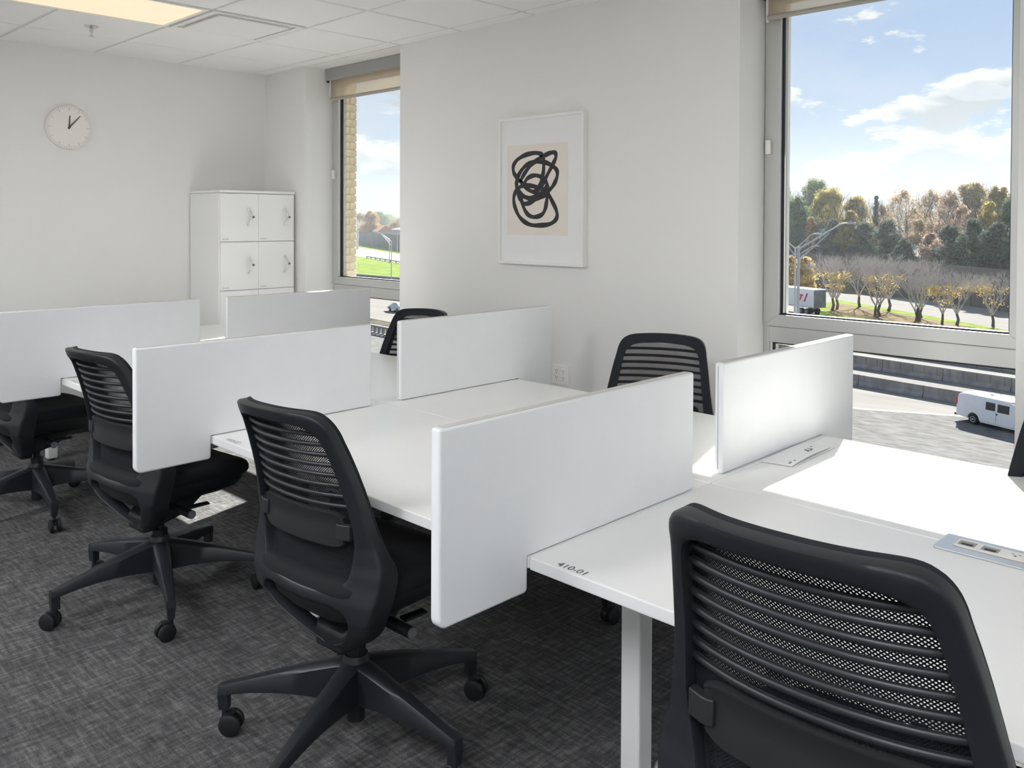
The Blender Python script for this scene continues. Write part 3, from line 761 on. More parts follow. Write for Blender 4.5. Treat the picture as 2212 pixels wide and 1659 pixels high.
def plate_mesh(name, outer, holes, th, step=.0085, bev=.007, off=0.0):
    """curved plate with holes: planar triangulation mapped onto the back surface, rounded at every edge"""
    from mathutils.geometry import delaunay_2d_cdt
    loops_ = [smooth_loop(resample(l, step)) for l in [outer] + holes]
    pts = []; edges = []
    for l in loops_:
        b = len(pts); pts += l; edges += [(b + i, b + (i + 1) % len(l)) for i in range(len(l))]
    B = np.array(pts); nb = len(pts)
    for li, l in enumerate(loops_):                       # two guide rows that follow every edge
        A = np.array(l); d = np.roll(A, -1, 0) - np.roll(A, 1, 0); d /= np.linalg.norm(d, axis=1)[:, None]
        sg = 1 if (inside(l, *(A[0] + np.array([-d[0][1], d[0][0]]) * .002)) == (li == 0)) else -1
        for q in (.35, 1.0): pts += [tuple(a) for a in A + np.stack([-d[:, 1], d[:, 0]], 1) * sg * bev * q]
    for x in np.arange(-.285, .29, step):
        for z in np.arange(.26, 1.03, step):
            if not inside(loops_[0], x, z) or any(inside(h, x, z) for h in loops_[1:]): continue
            dmin = np.min(np.hypot(B[:, 0] - x, B[:, 1] - z))
            if dmin > bev + step * .55: pts.append((x, z))
    v2, e2, f2, *_ = delaunay_2d_cdt([Vector(p) for p in pts], edges, [], 0, 1e-6)
    tris = []
    for f in f2:
        c = [sum(v2[i][k] for i in f) / len(f) for k in (0, 1)]
        if inside(loops_[0], *c) and not any(inside(h, *c) for h in loops_[1:]): tris.append(tuple(f))
    P = np.array([(p[0], p[1]) for p in v2]); n = len(P)
    seg = np.concatenate([np.stack([np.array(l), np.roll(np.array(l), -1, 0)], 1) for l in loops_])
    def dist(p):
        a = seg[:, 0]; d = seg[:, 1] - a; t_ = np.clip(((p - a) * d).sum(1) / np.maximum((d * d).sum(1), 1e-12), 0, 1)
        return np.min(np.hypot(*(a + d * t_[:, None] - p).T))
    D = np.array([dist(p) for p in P])
    vs = []
    for (x, z), q in zip(P, D):
        r = bev - math.sqrt(max(0, bev ** 2 - max(0, bev - q) ** 2)); vs.append((x, y_rear(x, z) + r + off, z))
    for (x, z), q in zip(P, D): vs.append((x, y_rear(x, z) + th(z) + off, z))
    fs = [tuple(reversed(f)) for f in tris] + [tuple(i + n for i in f) for f in tris]
    cnt = {}
    for f in tris:
        for i in range(len(f)):
            e = (f[i], f[(i + 1) % len(f)]); cnt[e] = cnt.get(e, 0) + 1
    for (a, b) in cnt:
        if (b, a) not in cnt: fs.append((a, b, b + n, a + n))
    return MB().add(vs, fs).mesh(name, None, 46)
def inside(poly, x, z):
    c = False; n = len(poly); j = n - 1
    for i in range(n):
        xi, zi = poly[i]; xj, zj = poly[j]
        if (zi > z) != (zj > z) and x < (xj - xi) * (z - zi) / (zj - zi) + xi: c = not c
        j = i
    return c
def half_width(poly, z):
    xs_ = []
    for i in range(len(poly)):
        (x1, z1), (x2, z2) = poly[i], poly[(i + 1) % len(poly)]
        if (z1 > z) != (z2 > z): xs_.append(x1 + (x2 - x1) * (z - z1) / (z2 - z1))
    return max(xs_) if xs_ else 0
def build_chair():
    t = thing('office_chair', (0, 0, 0), '', 'chair')
    th_up = lambda z, x: .030
    thl = strip([(1.02, .028), (.68, .030), (.62, .044), (.58, .060), (.5, .070), (.42, .066), (.34, .052), (.27, .042)])
    body_outer = mirror([(0, .272), (.022, .275), (.05, .293), (.082, .312), (.145, .349), (.208, .398), (.245, .448)] + [(W_OF(z), z) for z in (.5, .525, .55, .575, .6, .62, .65, .7, .75, .8, .85, .9, .93)] + [p for p in up_outer if p[0] >= 0 and p[1] > .94][:])
    frame_me = plate_mesh('back_frame', body_outer, [up_inner, lo_inner], thl)
    frame_me.materials.append(B_PLAST)
    fr = link('back_frame', frame_me, t)
    # knit border in front of the frame
    km = MB(); k_outer = [(x * .985, .74 + (z - .74) * (.995 if z < .74 else 1.006)) for x, z in up_outer]
    k_outer = [(x, max(z, .485)) for x, z in k_outer]
    kme = plate_mesh('knit_border', k_outer, [[(x * .985, .74 + (z - .74) * .99) for x, z in up_inner]], lambda z: .013, bev=.004, off=.0292)
    kme.materials.append(B_KNIT); link('knit_border', kme, t)
    # slats behind the knit
    for k in range(8):
        z = .951 - k * .0282; hw = half_width(up_inner, z) + .004
        r0, r1 = [], []
        N = 18; secs = []
        for q in range(N + 1):
            x = -hw + 2 * hw * q / N; y = y_rear(x, z) + .0235
            secs.append([(x, y + .006 * math.cos(w), z + .0062 * math.sin(w)) for w in [2 * PI * s / 8 for s in range(8)]])
        part('slat', MB().rings(secs), B_PLAST, t, smooth=60)
    # open knit panel: crossing strands
    mm = MB(); sx, sz = .0068, .0060; wd = .00092
    zs0, zs1 = .520, .978; rows = int((zs1 - zs0) / (sz / 2))
    V = []; F = []
    hws = [half_width(up_inner, zs0 + j * sz / 2) + .003 for j in range(rows + 1)]
    for j in range(rows):
        z0, z1 = zs0 + j * sz / 2, zs0 + (j + 1) * sz / 2
        hw = min(hws[j], hws[j + 1])
        if hw < .02: continue
        n = int(hw / sx)
        off = 0.0 if j % 2 == 0 else sx / 2
        for i in range(-n, n + 1):
            xa = i * sx + off
            for s, dy_ in ((-1, .0325), (1, .0325), (-1, .0337), (1, .0337)):
                xb = xa + s * sx / 2
                if abs(xa) > hw or abs(xb) > hw: continue
                ya, yb = y_rear(xa, z0) + dy_, y_rear(xb, z1) + dy_
                dx, dz = xb - xa, z1 - z0; L_ = math.hypot(dx, dz); nx, nz = -dz / L_ * wd, dx / L_ * wd
                b = len(V)
                V += [(xa - nx, ya, z0 - nz), (xa + nx, ya, z0 + nz), (xb + nx, yb, z1 + nz), (xb - nx, yb, z1 - nz)]
                F.append((b, b + 1, b + 2, b + 3))
    me = bpy.data.meshes.new('knit_mesh'); me.from_pydata(V, [], F); me.materials.append(B_KNIT); me.update()
    o = link('knit_mesh', me, t); o['kind'] = 'stuff'
    # lumbar band with clips
    secs = []
    N = 20; hw = .168
    for q in range(N + 1):
        x = -hw + 2 * hw * q / N; c = .688 ; hgt = .047 * (1 if abs(x) < .145 else 1 - .25 * ((abs(x) - .145) / .023))
        y = y_rear(x * .98, .69) + .010 + .006
        prof = [(0, -1), (-.004, -.96), (-.005, -.8), (-.004, 0), (-.005, .78), (-.008, .86), (-.008, .97), (-.004, 1.0), (.004, 1), (.005, 0), (.004, -1)]
        secs.append([(x, y + p, c + hgt * zz) for p, zz in prof])
    lb = part('lumbar_band', MB().rings(secs), B_BAND, t, smooth=40)
    for s in (-1, 1):
        cl = MB(); N = 5; secs = []
        for q in range(N + 1):
            x = s * (.148 + .046 * q / N); y = y_rear(x, .69)
            f0 = -.004 if q > 0 else .002
            secs.append([(x, y + f0 + (.004 if q < 2 else .002), .668), (x, y + f0 + (.004 if q < 2 else .002), .708), (x, y + .016, .708), (x, y + .016, .668)])
        part('clip', MB().rings(secs), B_BAND, lb, smooth=30, bevel=.002)
    # seat cushion
    def sup(hx, hy, cy, n=44, e=4.2):
        r = []
        for k in range(n):
            a = 2 * PI * k / n; c, s = math.cos(a), math.sin(a)
            r.append((hx * math.copysign(abs(c) ** (2 / e), c), cy + hy * math.copysign(abs(s) ** (2 / e), s)))
        return r
    def seat_z(x, y, z):
        zz = z - .020 * max(0, (y - .08) / .19) ** 2 + .016 * (abs(x) / .25) ** 3
        zz += .018 * max(0, (-y - .06) / .16) ** 2
        return zz
    sr = []
    for hx, hy, z in ((.236, .228, .478), (.250, .242, .484), (.258, .250, .500), (.258, .250, .516), (.251, .243, .531), (.236, .228, .539), (.19, .185, .5415), (.11, .11, .540), (.03, .03, .539)):
        sr.append([(x, y, seat_z(x, y, z)) for x, y in sup(hx, hy, .045)])
    part('seat', MB().rings(sr), B_SEAT, t, smooth=60)
    sh = []
    for hx, hy, z, cy in ((.10, .13, .405, .02), (.17, .19, .412, .03), (.220, .222, .435, .04), (.240, .236, .462, .044), (.244, .238, .482, .045)):
        sh.append([(x, y, seat_z(x, y, z)) for x, y in sup(hx, hy, cy, e=3.6)])
    part('seat_shell', MB().rings(sh), B_DARK, t, smooth=50)
    # tilt mechanism and keel
    mc = MB()
    mc.rings([[(-.06, -.10, .290), (.06, -.10, .290), (.06, -.10, .345), (-.06, -.10, .345)], [(-.085, -.03, .315), (.085, -.03, .315), (.085, -.03, .40), (-.085, -.03, .40)],
              [(-.09, .06, .335), (.09, .06, .335), (.09, .06, .41), (-.09, .06, .41)], [(-.07, .15, .385), (.07, .15, .385), (.07, .15, .42), (-.07, .15, .42)]])
    mech = part('mechanism', mc, B_DARK, t, smooth=30, bevel=.008)
    part('lever', MB().tube([(.07, .012, .372), (.135, .006, .374), (.140, .005, .374), (.236, -.004, .377)], [.013, .013, .0165, .0165], 16), B_DARK, mech, smooth=40)
    part('lever_cap', MB().cyl((.236, -.004, .377), (.2385, -.0043, .377), .0150, n=18), G_CAP, mech)
    part('paddle', MB().rings([[(.15, .030, .378), (.182, .024, .378), (.182, .024, .386), (.15, .030, .386)], [(.165, .105, .382), (.196, .098, .382), (.196, .098, .388), (.165, .105, .388)]]), B_DARK, mech, bevel=.002)
    part('knob', MB().tube([(-.07, .01, .372), (-.13, .01, .374), (-.135, .01, .374), (-.185, .01, .376)], [.012, .012, .017, .017], 14), B_DARK, mech, smooth=40)
    # gas lift
    part('gas_cylinder', MB().tube([(0, 0, .205), (0, 0, .272)], .0285, 20).tube([(0, 0, .272), (0, 0, .335)], .0165, 16), B_DARK, t, smooth=40)
    part('gas_cylinder_foot', MB().tube([(0, 0, .055), (0, 0, .15)], .0265, 20), B_DARK, t, smooth=40)
    # five-star base
    hub = part('base_hub', MB().tube([(0, 0, .125), (0, 0, .135), (0, 0, .215), (0, 0, .246)], [.034, .046, .044, .034], 24), B_PLAST, t, smooth=40)
    secs = []
    for s in range(13):
        u = s / 12; r = .028 + u * .372
        w = .031 - .015 * u; zt = .230 - .086 * u ** 1.15 ; hh = .088 * (1 - u) ** 1.6 + .030
        secs.append([(r, -w, zt - hh), (r, -w, zt - .010), (r, -w * .72, zt - .002), (r, 0, zt), (r, w * .72, zt - .002), (r, w, zt - .010), (r, w, zt - hh), (r, w * .5, zt - hh + .004), (r, -w * .5, zt - hh + .004)])
    legm = MB().rings(secs)
    legm.rings([[(.373, -.016, .115), (.403, -.014, .115), (.403, .014, .115), (.373, .016, .115)], [(.373, -.015, .143), (.400, -.014, .142), (.400, .014, .142), (.373, .015, .143)]])
    legm.rings([[(.372, -.013, .073), (.400, -.012, .073), (.400, .012, .073), (.372, .013, .073)], [(.373, -.016, .116), (.403, -.014, .116), (.403, .014, .116), (.373, .016, .116)]])
    leg_me = legm.mesh('leg', B_PLAST, 42)
    cm = MB().tube([(0, 0, .052), (0, 0, .080)], .0085, 12)
    hood = []
    for k in range(9):
        a = -.35 + 2.3 * k / 8; hood.append((-.020 + .0335 * math.cos(a), .0335 * math.sin(a) + .031))
    inner_h = [(-.020 + .029 * math.cos(-.35 + 2.3 * k / 8), .029 * math.sin(-.35 + 2.3 * k / 8) + .031) for k in range(8, -1, -1)]
    cm.prism(hood + inner_h, 'y', -.0085, .0085)
    cast_me = cm.mesh('caster', B_PLAST, 40)
    def wheel(y0, y1):
        w = MB(); prof = [(.0, y0), (.018, y0), (.027, y0 + (.002 if y0 < 0 else 0)), (.031, y0 + .004), (.031, y1 - .004), (.027, y1 - (.002 if y1 > 0 else 0)), (.018, y1), (0, y1)]
        n = 24
        w.rings([[(-.020 + r * math.cos(2 * PI * k / n), y, .031 + r * math.sin(2 * PI * k / n)) for k in range(n)] for r, y in prof if r > 0])
        return w.mesh('wheel', B_RUB, 40)
    wl = [wheel(-.0265, -.0095), wheel(.0095, .0265)]
    for k in range(5):
        link('leg', leg_me, t)
        c = link('caster', cast_me, t)
        for w in wl: link('wheel', w, c)
    return t
chair0 = build_chair()
index_kids()
CASTER_R = .386
UPPER = ('back_frame', 'knit_border', 'slat', 'knit_mesh', 'lumbar_band', 'seat', 'seat_shell', 'mechanism')
def place_chair(c, x, y, yaw, base, dz, lab, seed):
    c.location = (x, y, 0); c.rotation_euler = (0, 0, math.radians(yaw))
    c['label'] = lab; c['category'] = 'chair'
    rnd = random.Random(seed); legs = casters = 0
    for ch in [o for o in SC.objects if o.parent == c]:
        n = ch.name.split('.')[0]
        if n in UPPER: ch.location = (0, 0, dz)
        elif n == 'gas_cylinder' and dz: ch.scale = (1, 1, 1 + dz / .33)
        elif n == 'leg':
            ch.rotation_euler = (0, 0, math.radians(base - yaw + 72 * legs)); legs += 1
        elif n == 'caster':
            a = math.radians(base - yaw + 72 * casters); casters += 1
            ch.location = (CASTER_R * math.cos(a), CASTER_R * math.sin(a), 0)
            ch.rotation_euler = (0, 0, rnd.uniform(0, 2 * PI))
spots = [
 (4.283, -2.138, 5, 6, 0.0, 'black mesh office chair seen from behind at desk 410-02, nearest whole chair', 3),
 (5.820, -2.306, 2, 20, 0.100, 'black mesh office chair at desk 410-01, its back cut by the bottom edge', 5),
 (2.966, -2.142, 6, -18, 0.0, 'black mesh office chair from behind, partly hidden by the middle left screen', 8),
 (1.519, -2.155, 3, -6, 0.0, 'black mesh office chair by the left edge, its back hidden behind the far left screen', 12),
 (4.290, -0.700, 203, -78, -0.015, 'black mesh office chair facing us between the middle right and front right screens', 21),
 (2.605, -0.722, 189, 30, -0.028, 'black mesh office chair facing us, top showing above the middle right screen', 26),
 (5.822, -0.850, 180, 50, -0.015, 'black mesh office chair at the right edge of the picture by the window', 31),
]
for k, s in enumerate(spots):
    c = chair0 if k == 0 else copy_tree(chair0)
    place_chair(c, *s[:5], s[5], s[6]); c['group'] = 'office chairs at the desks'

# ================================================================== OUTSIDE
G = -13.5
HAZE = 0.00028
ASPH = mat('asphalt', (0.143, 0.139, 0.135), .9, spec=0.0, noise=(.8, .30, (1, 3.2, 1)))
CONC = mat('concrete_road', (0.198, 0.190, 0.177), .9, spec=0.0, noise=(.25, .10, (.4, 2.6, 1)))
WALLC = mat('barrier_concrete', (0.230, 0.218, 0.213), .9, spec=0.0, noise=(1.3, .25, (1, 1, .3)))
LITE = mat('barrier_cap', (0.346, 0.335, 0.304), .85, spec=0.0, noise=(2, .1))
GRASS = mat('lawn_grass', (0.144, 0.188, 0.053), .95, spec=0.0, noise=(.35, .35))
DRYG = mat('dry_grass', (0.160, 0.128, 0.084), .95, spec=0.0, noise=(.5, .30))
SOIL = mat('forest_floor', (0.100, 0.090, 0.070), 1.0, spec=0.0, noise=(.3, .4))
PAINT = mat('road_paint', (0.288, 0.279, 0.262), .8, spec=0.0)
GALV = mat('galvanised', (.40, .41, .42), .5)
D_ = Vector((.984, -.178)); N_ = Vector((.178, .984))
def rn(r, n): p = D_ * r + N_ * n; return (p.x, p.y)
def slab(name, poly, z, m, kind='structure', h=.04):
    o = part(name, MB().prism(poly, 'z', z - h, z), m)
    o['kind'] = kind; return o
slab('ground', [(-700, WT + 2), (300, WT + 2), (300, 700), (-700, 700)], G - .06, SOIL)
slab('road_1', [rn(-130, 8), rn(160, 8), rn(160, 68), rn(15, 66.5), (-15.1, 67.4), (-21.4, 64.4), rn(-130, 47)], G, ASPH)
slab('road_2', [rn(-300, 48), rn(-20, 58.5), (-21.4, 64.4), (-15.1, 67.4), rn(10, 66.5), rn(160, 68), rn(160, 119), rn(-300, 119)], G - .012, CONC)
slab('curb', [(-60, 60.4), (-21.4, 64.4), (-15.1, 67.4), (0, 70.0), (0, 70.5), (-15.2, 67.95), (-21.6, 64.95), (-60, 61.0)], G + .012, LITE)
slab('road_3', [rn(-160, 119), rn(160, 119), rn(160, 156), rn(-160, 156)], G - .020, CONC)
# lane paint on the far carriageway
lane = 0
for n0 in (92, 99, 106):
    for k in range(14):
        r0 = -75 + k * 9; slab('lane_mark', [rn(r0, n0), rn(r0 + 3, n0), rn(r0 + 3, n0 + .2), rn(r0, n0 + .2)], G + .004, PAINT, h=.02)
# planted median
med = [(-54.5, 128.0), (-61, 141), (-63.2, 156), (-45, 142.6), (-31, 131.5), (-24, 125.6), (-21, 121.5), (-36, 123.6), (-49, 126.4)]
slab('lawn_1', med, G + .02, GRASS)
slab('lawn_2', [(-53, 130.5), (-59, 142), (-60.5, 150), (-44, 138.2), (-31.5, 128.6), (-36, 126.4), (-48, 129.2)], G + .05, DRYG)
# lawns and road towards the left
near = [(-360, 233), (-304.3, 209.5), (-281.4, 200.5), (-226.5, 179.2), (-206.8, 170.8), (-150, 147), (-118, 133)]
far = [(-480, 313), (-402.2, 276.7), (-364.9, 259.7), (-285, 225.1), (-255.9, 210.9), (-170, 170), (-128, 150)]
wal = [(-520, 352), (-488.7, 336.2), (-427.9, 304.4), (-324.4, 255.9), (-296.3, 243.9), (-230, 215), (-140, 175)]
slab('lawn_3', [(-215, 125.4), (-179, 126.4), (-153, 123.6), (-126, 122.5)] + near[::-1] + [(-360, 190)], G + .02, GRASS)
slab('road_4', near + far[::-1], G, mat('pale_road', (.33, .33, .325), .9, noise=(.2, .06), spec=0.0))
slab('lawn_4', far + wal[::-1], G + .02, GRASS)
def bar(name, pts, z0, z1, th, m, parent=None):
    """upright wall along a polyline"""
    mb = MB()
    for a, b in zip(pts[:-1], pts[1:]):
        d = (Vector(b) - Vector(a)).normalized(); n = Vector((-d.y, d.x)) * th / 2; a_, b_ = Vector(a), Vector(b)
        mb.add([(a_.x - n.x, a_.y - n.y, z0), (b_.x - n.x, b_.y - n.y, z0), (b_.x + n.x, b_.y + n.y, z0), (a_.x + n.x, a_.y + n.y, z0),
                (a_.x - n.x, a_.y - n.y, z1), (b_.x - n.x, b_.y - n.y, z1), (b_.x + n.x, b_.y + n.y, z1), (a_.x + n.x, a_.y + n.y, z1)],
               [(0, 3, 2, 1), (4, 5, 6, 7), (0, 1, 5, 4), (1, 2, 6, 5), (2, 3, 7, 6), (3, 0, 4, 7)])
    return mb
def barrier(r0, r1, n0, n1, h, lab, ribs=0, cap=True, seg=6.1):
    a, b = Vector(rn(r0, n0)), Vector(rn(r1, n1)); L_ = (b - a).length; k = int(L_ / seg); d = (b - a) / L_
    t = thing('concrete_barrier', (*((a + b) / 2), G), lab, 'barrier')
    base = Vector(((a + b) / 2).to_tuple())
    ang = math.atan2(d.y, d.x)
    pm = MB().prism([(-.30, 0), (.30, 0), (.26, .18), (.12, .42), (.10, h), (-.10, h), (-.12, .42), (-.26, .18)], 'x', -seg / 2 + .03, seg / 2 - .03).mesh('panel', WALLC)
    cm = MB().box(-seg / 2, seg / 2, -.13, .13, h, h + .09).mesh('coping', LITE)
    rm = MB().box(-.06, .06, -.17, -.10, .42, h - .05).mesh('rib', WALLC)
    for i in range(k):
        p = a + d * (i + .5) * seg - base
        o = link('panel', pm, t, (p.x, p.y, 0)); o.rotation_euler = (0, 0, ang)
        if cap:
            c = link('coping', cm, t, (p.x, p.y, 0)); c.rotation_euler = (0, 0, ang)
        if ribs:
            for q in range(ribs):
                u = (q + .5) / ribs - .5; pp = p + d * u * seg
                rr = link('rib', rm, t, (pp.x, pp.y, 0)); rr.rotation_euler = (0, 0, ang)
    return t
barrier(-75, 20, 68.6, 68.6, 1.0, 'nearest grey concrete road barrier below the right window, behind the white van', cap=False)
barrier(-78, 16, 77.3, 77.6, 1.15, 'second grey concrete road barrier with vertical ribs and a pale coping', ribs=5)
barrier(-80, 14, 88.3, 87.6, 1.0, 'farthest dark concrete road barrier just below the window transom', cap=True)
# balustraded bridge parapet under the far window
t = thing('bridge_parapet', (-88, 64.9, G), 'pale balustraded bridge parapet seen below the far left window', 'parapet')
A_, B_ = Vector((-112, 67.2)), Vector((-66, 62.4)); dd = (B_ - A_).normalized(); ang = math.atan2(dd.y, dd.x)
def along(u, z): return (A_.x + dd.x * u + 88, A_.y + dd.y * u - 64.9, z)
LN = (B_ - A_).length
def seg_box(name, m, u0, u1, z0, z1, th):
    me = MB().box(-(u1 - u0) / 2, (u1 - u0) / 2, -th / 2, th / 2, z0, z1).mesh(name, m)
    o = link(name, me, t, along((u0 + u1) / 2, 0)); o.rotation_euler = (0, 0, ang); return o
PARA = mat('parapet_stone', (.24, .235, .23), .9, noise=(1, .15))
seg_box('top_rail', PARA, 0, LN, .78, 1.05, .35)
seg_box('base_rail', LITE, 0, LN, -.30, .10, .5)
seg_box('fascia', PARA, 0, LN, -3.2, -.30, .4)
pm = MB().box(-.22, .22, -.14, .14, .10, .78).mesh('baluster', PARA)
for k in range(int(LN / 1.05)):
    o = link('baluster', pm, t, along(.5 + k * 1.05, 0)); o.rotation_euler = (0, 0, ang)
# barrier along the left lawn
t = thing('roadside_wall', (-166, 124.6, G), 'low pale roadside wall along the lawn in the far left window', 'wall')
wpart('panel', bar('w', [(-215, 126.6), (-175, 124.9), (-157, 124.6), (-130, 124.4)], G, G + .8, .3, WALLC), mat('roadside_grey', (.20, .205, .21), .9), t)
wpart('coping', bar('w', [(-215, 126.6), (-175, 124.9), (-157, 124.6), (-130, 124.4)], G + .8, G + 1.05, .4, LITE), LITE, t)
# guard rail on the left road
t = thing('guard_rail', (-226, 180, G), 'dark guard rail beside the pale road in the far left window', 'guard rail')
gp = [(-262, 191.5), (-245, 185.0), (-226.5, 177.8), (-207, 169.6), (-188, 161.5)]
wpart('rail', bar('g', gp, G + .45, G + .80, .12, None), mat('rail_dark', (.07, .085, .09), .7), t)
for k in range(4):
    for u in (0.0, .33, .66):
        a, b = Vector(gp[k]), Vector(gp[k + 1]); p = a + (b - a) * u
        wpart('post', MB().box(p.x - .12, p.x + .12, p.y - .12, p.y + .12, G, G + .85), mat('rail_dark', (.07, .085, .09), .7), t)
# noise walls
def noise_wall(pts, h, lab, col, seg=7.0):
    t = thing('noise_wall', (*pts[0], G), lab, 'wall'); m = mat('noise_' + col[0], col[1], .95, spec=0.0, noise=(.6, .18, (1, 1, .25))); pmx = MATS.setdefault('nwp_' + col[0], m)
    for a, b in zip(pts[:-1], pts[1:]):
        a, b = Vector(a), Vector(b); L_ = (b - a).length; k = max(1, round(L_ / seg)); d = (b - a) / L_; ang = math.atan2(d.y, d.x); s = L_ / k
        me = MB().box(-s / 2 + .06, s / 2 - .06, -.12, .12, 0, h).mesh('panel', m); pe = MB().box(-.22, .22, -.22, .22, 0, h + .15).mesh('post', m)
        for i in range(k):
            p = a + d * (i + .5) * s - Vector(pts[0]); q = a + d * i * s - Vector(pts[0])
            o = link('panel', me, t, (p.x, p.y, 0)); o.rotation_euler = (0, 0, ang)
            o = link('post', pe, t, (q.x, q.y, 0)); o.rotation_euler = (0, 0, ang)
    return t
noise_wall([(-112, 201), (-97.2, 195.5), (-74.8, 187.1), (-63.4, 178.7), (-41.8, 162.1), (-30, 152)], 7.0, 'brown panelled noise wall at the foot of the trees in the right window', ('brown', (.12, .108, .105)))
noise_wall(wal, 7.3, 'dark grey noise wall behind the lawn in the far left window', ('grey', (.15, .15, .16)))

# ---- street lamps
def lamp(x, y, ztop, arms, lab, r=.16):
    t = thing('street_lamp', (x, y, G), lab, 'street lamp')
    wpart('pole', MB().tube([(x, y, G), (x, y, G + .5), (x, y, ztop)], [r * 1.25, r * 1.1, r * .75], 12), GALV, t, smooth=50)
    wpart('base_flange', MB().cyl((x, y, G), (x, y, G + .25), r * 2.0, n=14), GALV, t)
    for ax, ay, az in arms:
        e = Vector((ax, ay, az)); s = Vector((x, y, ztop - .25)); s2 = Vector((x, y, ztop - 1.3)); hd = Vector((ax - x, ay - y, 0)).normalized()
        knee = e - hd * .75 - Vector((0, 0, .12)); k2 = s.lerp(e, .62) + Vector((0, 0, .02))
        wpart('arm', MB().tube([s, s.lerp(knee, .5), knee, e - hd * .3, e], [.085, .08, .07, .06, .05], 8), GALV, t, smooth=50)
        wpart('brace', MB().tube([s2, s2.lerp(k2, .5), k2], [.06, .055, .05], 8), GALV, t, smooth=50)
        wpart('strut', MB().tube([s.lerp(knee, .38), s2.lerp(k2, .40)], .035, 6), GALV, t)
        u = hd; v = Vector((-hd.y, hd.x, 0)); c = e + u * .25
        wpart('lamp_head', MB().rings([[tuple(c + u * a + v * b + Vector((0, 0, z))) for a, b in ((-.40, -.10), (.42, -.16), (.50, 0), (.42, .16), (-.40, .10))] for z in (-.10, .04)] + [[tuple(c + u * a * .7 + v * b * .6 + Vector((0, 0, .10))) for a, b in ((-.40, -.10), (.42, -.16), (.50, 0), (.42, .16), (-.40, .10))]]), GALV, t)
        wpart('photocell', MB().cyl(tuple(c + Vector((0, 0, .09))), tuple(c + Vector((0, 0, .24))), .07, n=10), GALV, t)
lamp(-30.51, 72.26, -0.92, [(-27.24, 75.51, 1.30)], 'nearest grey street lamp with one long arm in the right window')
lamp(-52.95, 117.43, -2.44, [(-50.71, 119.66, -.43), (-55.25, 115.22, -.32)], 'grey street lamp with two arms just behind the nearest lamp')
lamp(-75.21, 182.34 - 18, -5.24, [(-72.74, 184.79 - 18, -3.69)], 'small distant street lamp before the noise wall in the right window', r=.13)
lamp(-158.6, 123.5, -3.7, [(-160.9, 121.5, -1.94)], 'nearer slim street lamp on the lawn in the far left window', r=.12)
lamp(-226.2, 174.8, -5.0, [(-229.3, 172.0, -3.0)], 'farther slim street lamp on the lawn in the far left window', r=.13)
lamp(-290, 228, -1.5, [(-287, 231, .2)], 'faint distant street lamp above the dark noise wall in the far left window', r=.14)

# ---- overhead sign and truss leg at the left
t = thing('highway_sign', (-346, 242, G), 'green and yellow highway sign at the brick edge of the far left window', 'sign')
sx0, sy0 = -346.2, 241.9
def sbox(name, a, b, z0, z1, m, th=.3):
    u = Vector((.45, .89)); u = Vector((.62, .785)); 
    mb = MB(); n = Vector((-u.y, u.x)) * th / 2
    P = [Vector((sx0, sy0)) + u * a, Vector((sx0, sy0)) + u * b]
    mb.add([(P[0].x - n.x, P[0].y - n.y, z0), (P[1].x - n.x, P[1].y - n.y, z0), (P[1].x + n.x, P[1].y + n.y, z0), (P[0].x + n.x, P[0].y + n.y, z0), (P[0].x - n.x, P[0].y - n.y, z1), (P[1].x - n.x, P[1].y - n.y, z1), (P[1].x + n.x, P[1].y + n.y, z1), (P[0].x + n.x, P[0].y + n.y, z1)],
           [(0, 3, 2, 1), (4, 5, 6, 7), (0, 1, 5, 4), (1, 2, 6, 5), (2, 3, 7, 6), (3, 0, 4, 7)])
    return wpart(name, mb, m, t)
sbox('sign_panel', -4.0, .4, -5.0, -1.8, mat('sign_green', (.02, .26, .16), .5))
sbox('exit_panel', -3.0, .4, -6.6, -5.1, mat('sign_yellow', (.62, .40, .03), .5))
sbox('truss', -6, 5.0, -4.4, -4.0, GALV, .6)
sbox('column', 3.6, 4.7, G, -4.0, GALV, .8)

# ---- vehicles
WHITEP = mat('white_car_paint', (.62, .63, .66), .25, noise=(2, .04)); SILVP = mat('silver_car_paint', (.36, .42, .48), .25, metal=.3)
TYRE = mat('tyre', (.018, .018, .019), .8); RIM = mat('wheel_rim', (.36, .37, .38), .35, metal=.6); CGLASS = mat('car_glass', (.02, .028, .036), .08)
REDL = mat('tail_lamp', (.45, .02, .03), .3); TRIM = mat('car_trim', (.02, .02, .022), .6)
def car_wheel(parent, x, y, r, w, side):
    wh = part('wheel', MB().rings([[(x + q * math.cos(2 * PI * k / 22), yy, r + q * math.sin(2 * PI * k / 22)) for k in range(22)] for q, yy in ((r * .9, y - w / 2), (r, y - w / 2 + .04), (r, y + w / 2 - .04), (r * .9, y + w / 2))]), TYRE, parent, smooth=40)
    part('hubcap', MB().rings([[(x + q * math.cos(2 * PI * k / 20), y + side * (w / 2 + d), r + q * math.sin(2 * PI * k / 20)) for k in range(20)] for q, d in ((r * .62, -.03), (r * .58, .006), (r * .25, -.01), (r * .2, .03), (r * .05, .035))]), RIM, wh, smooth=30)
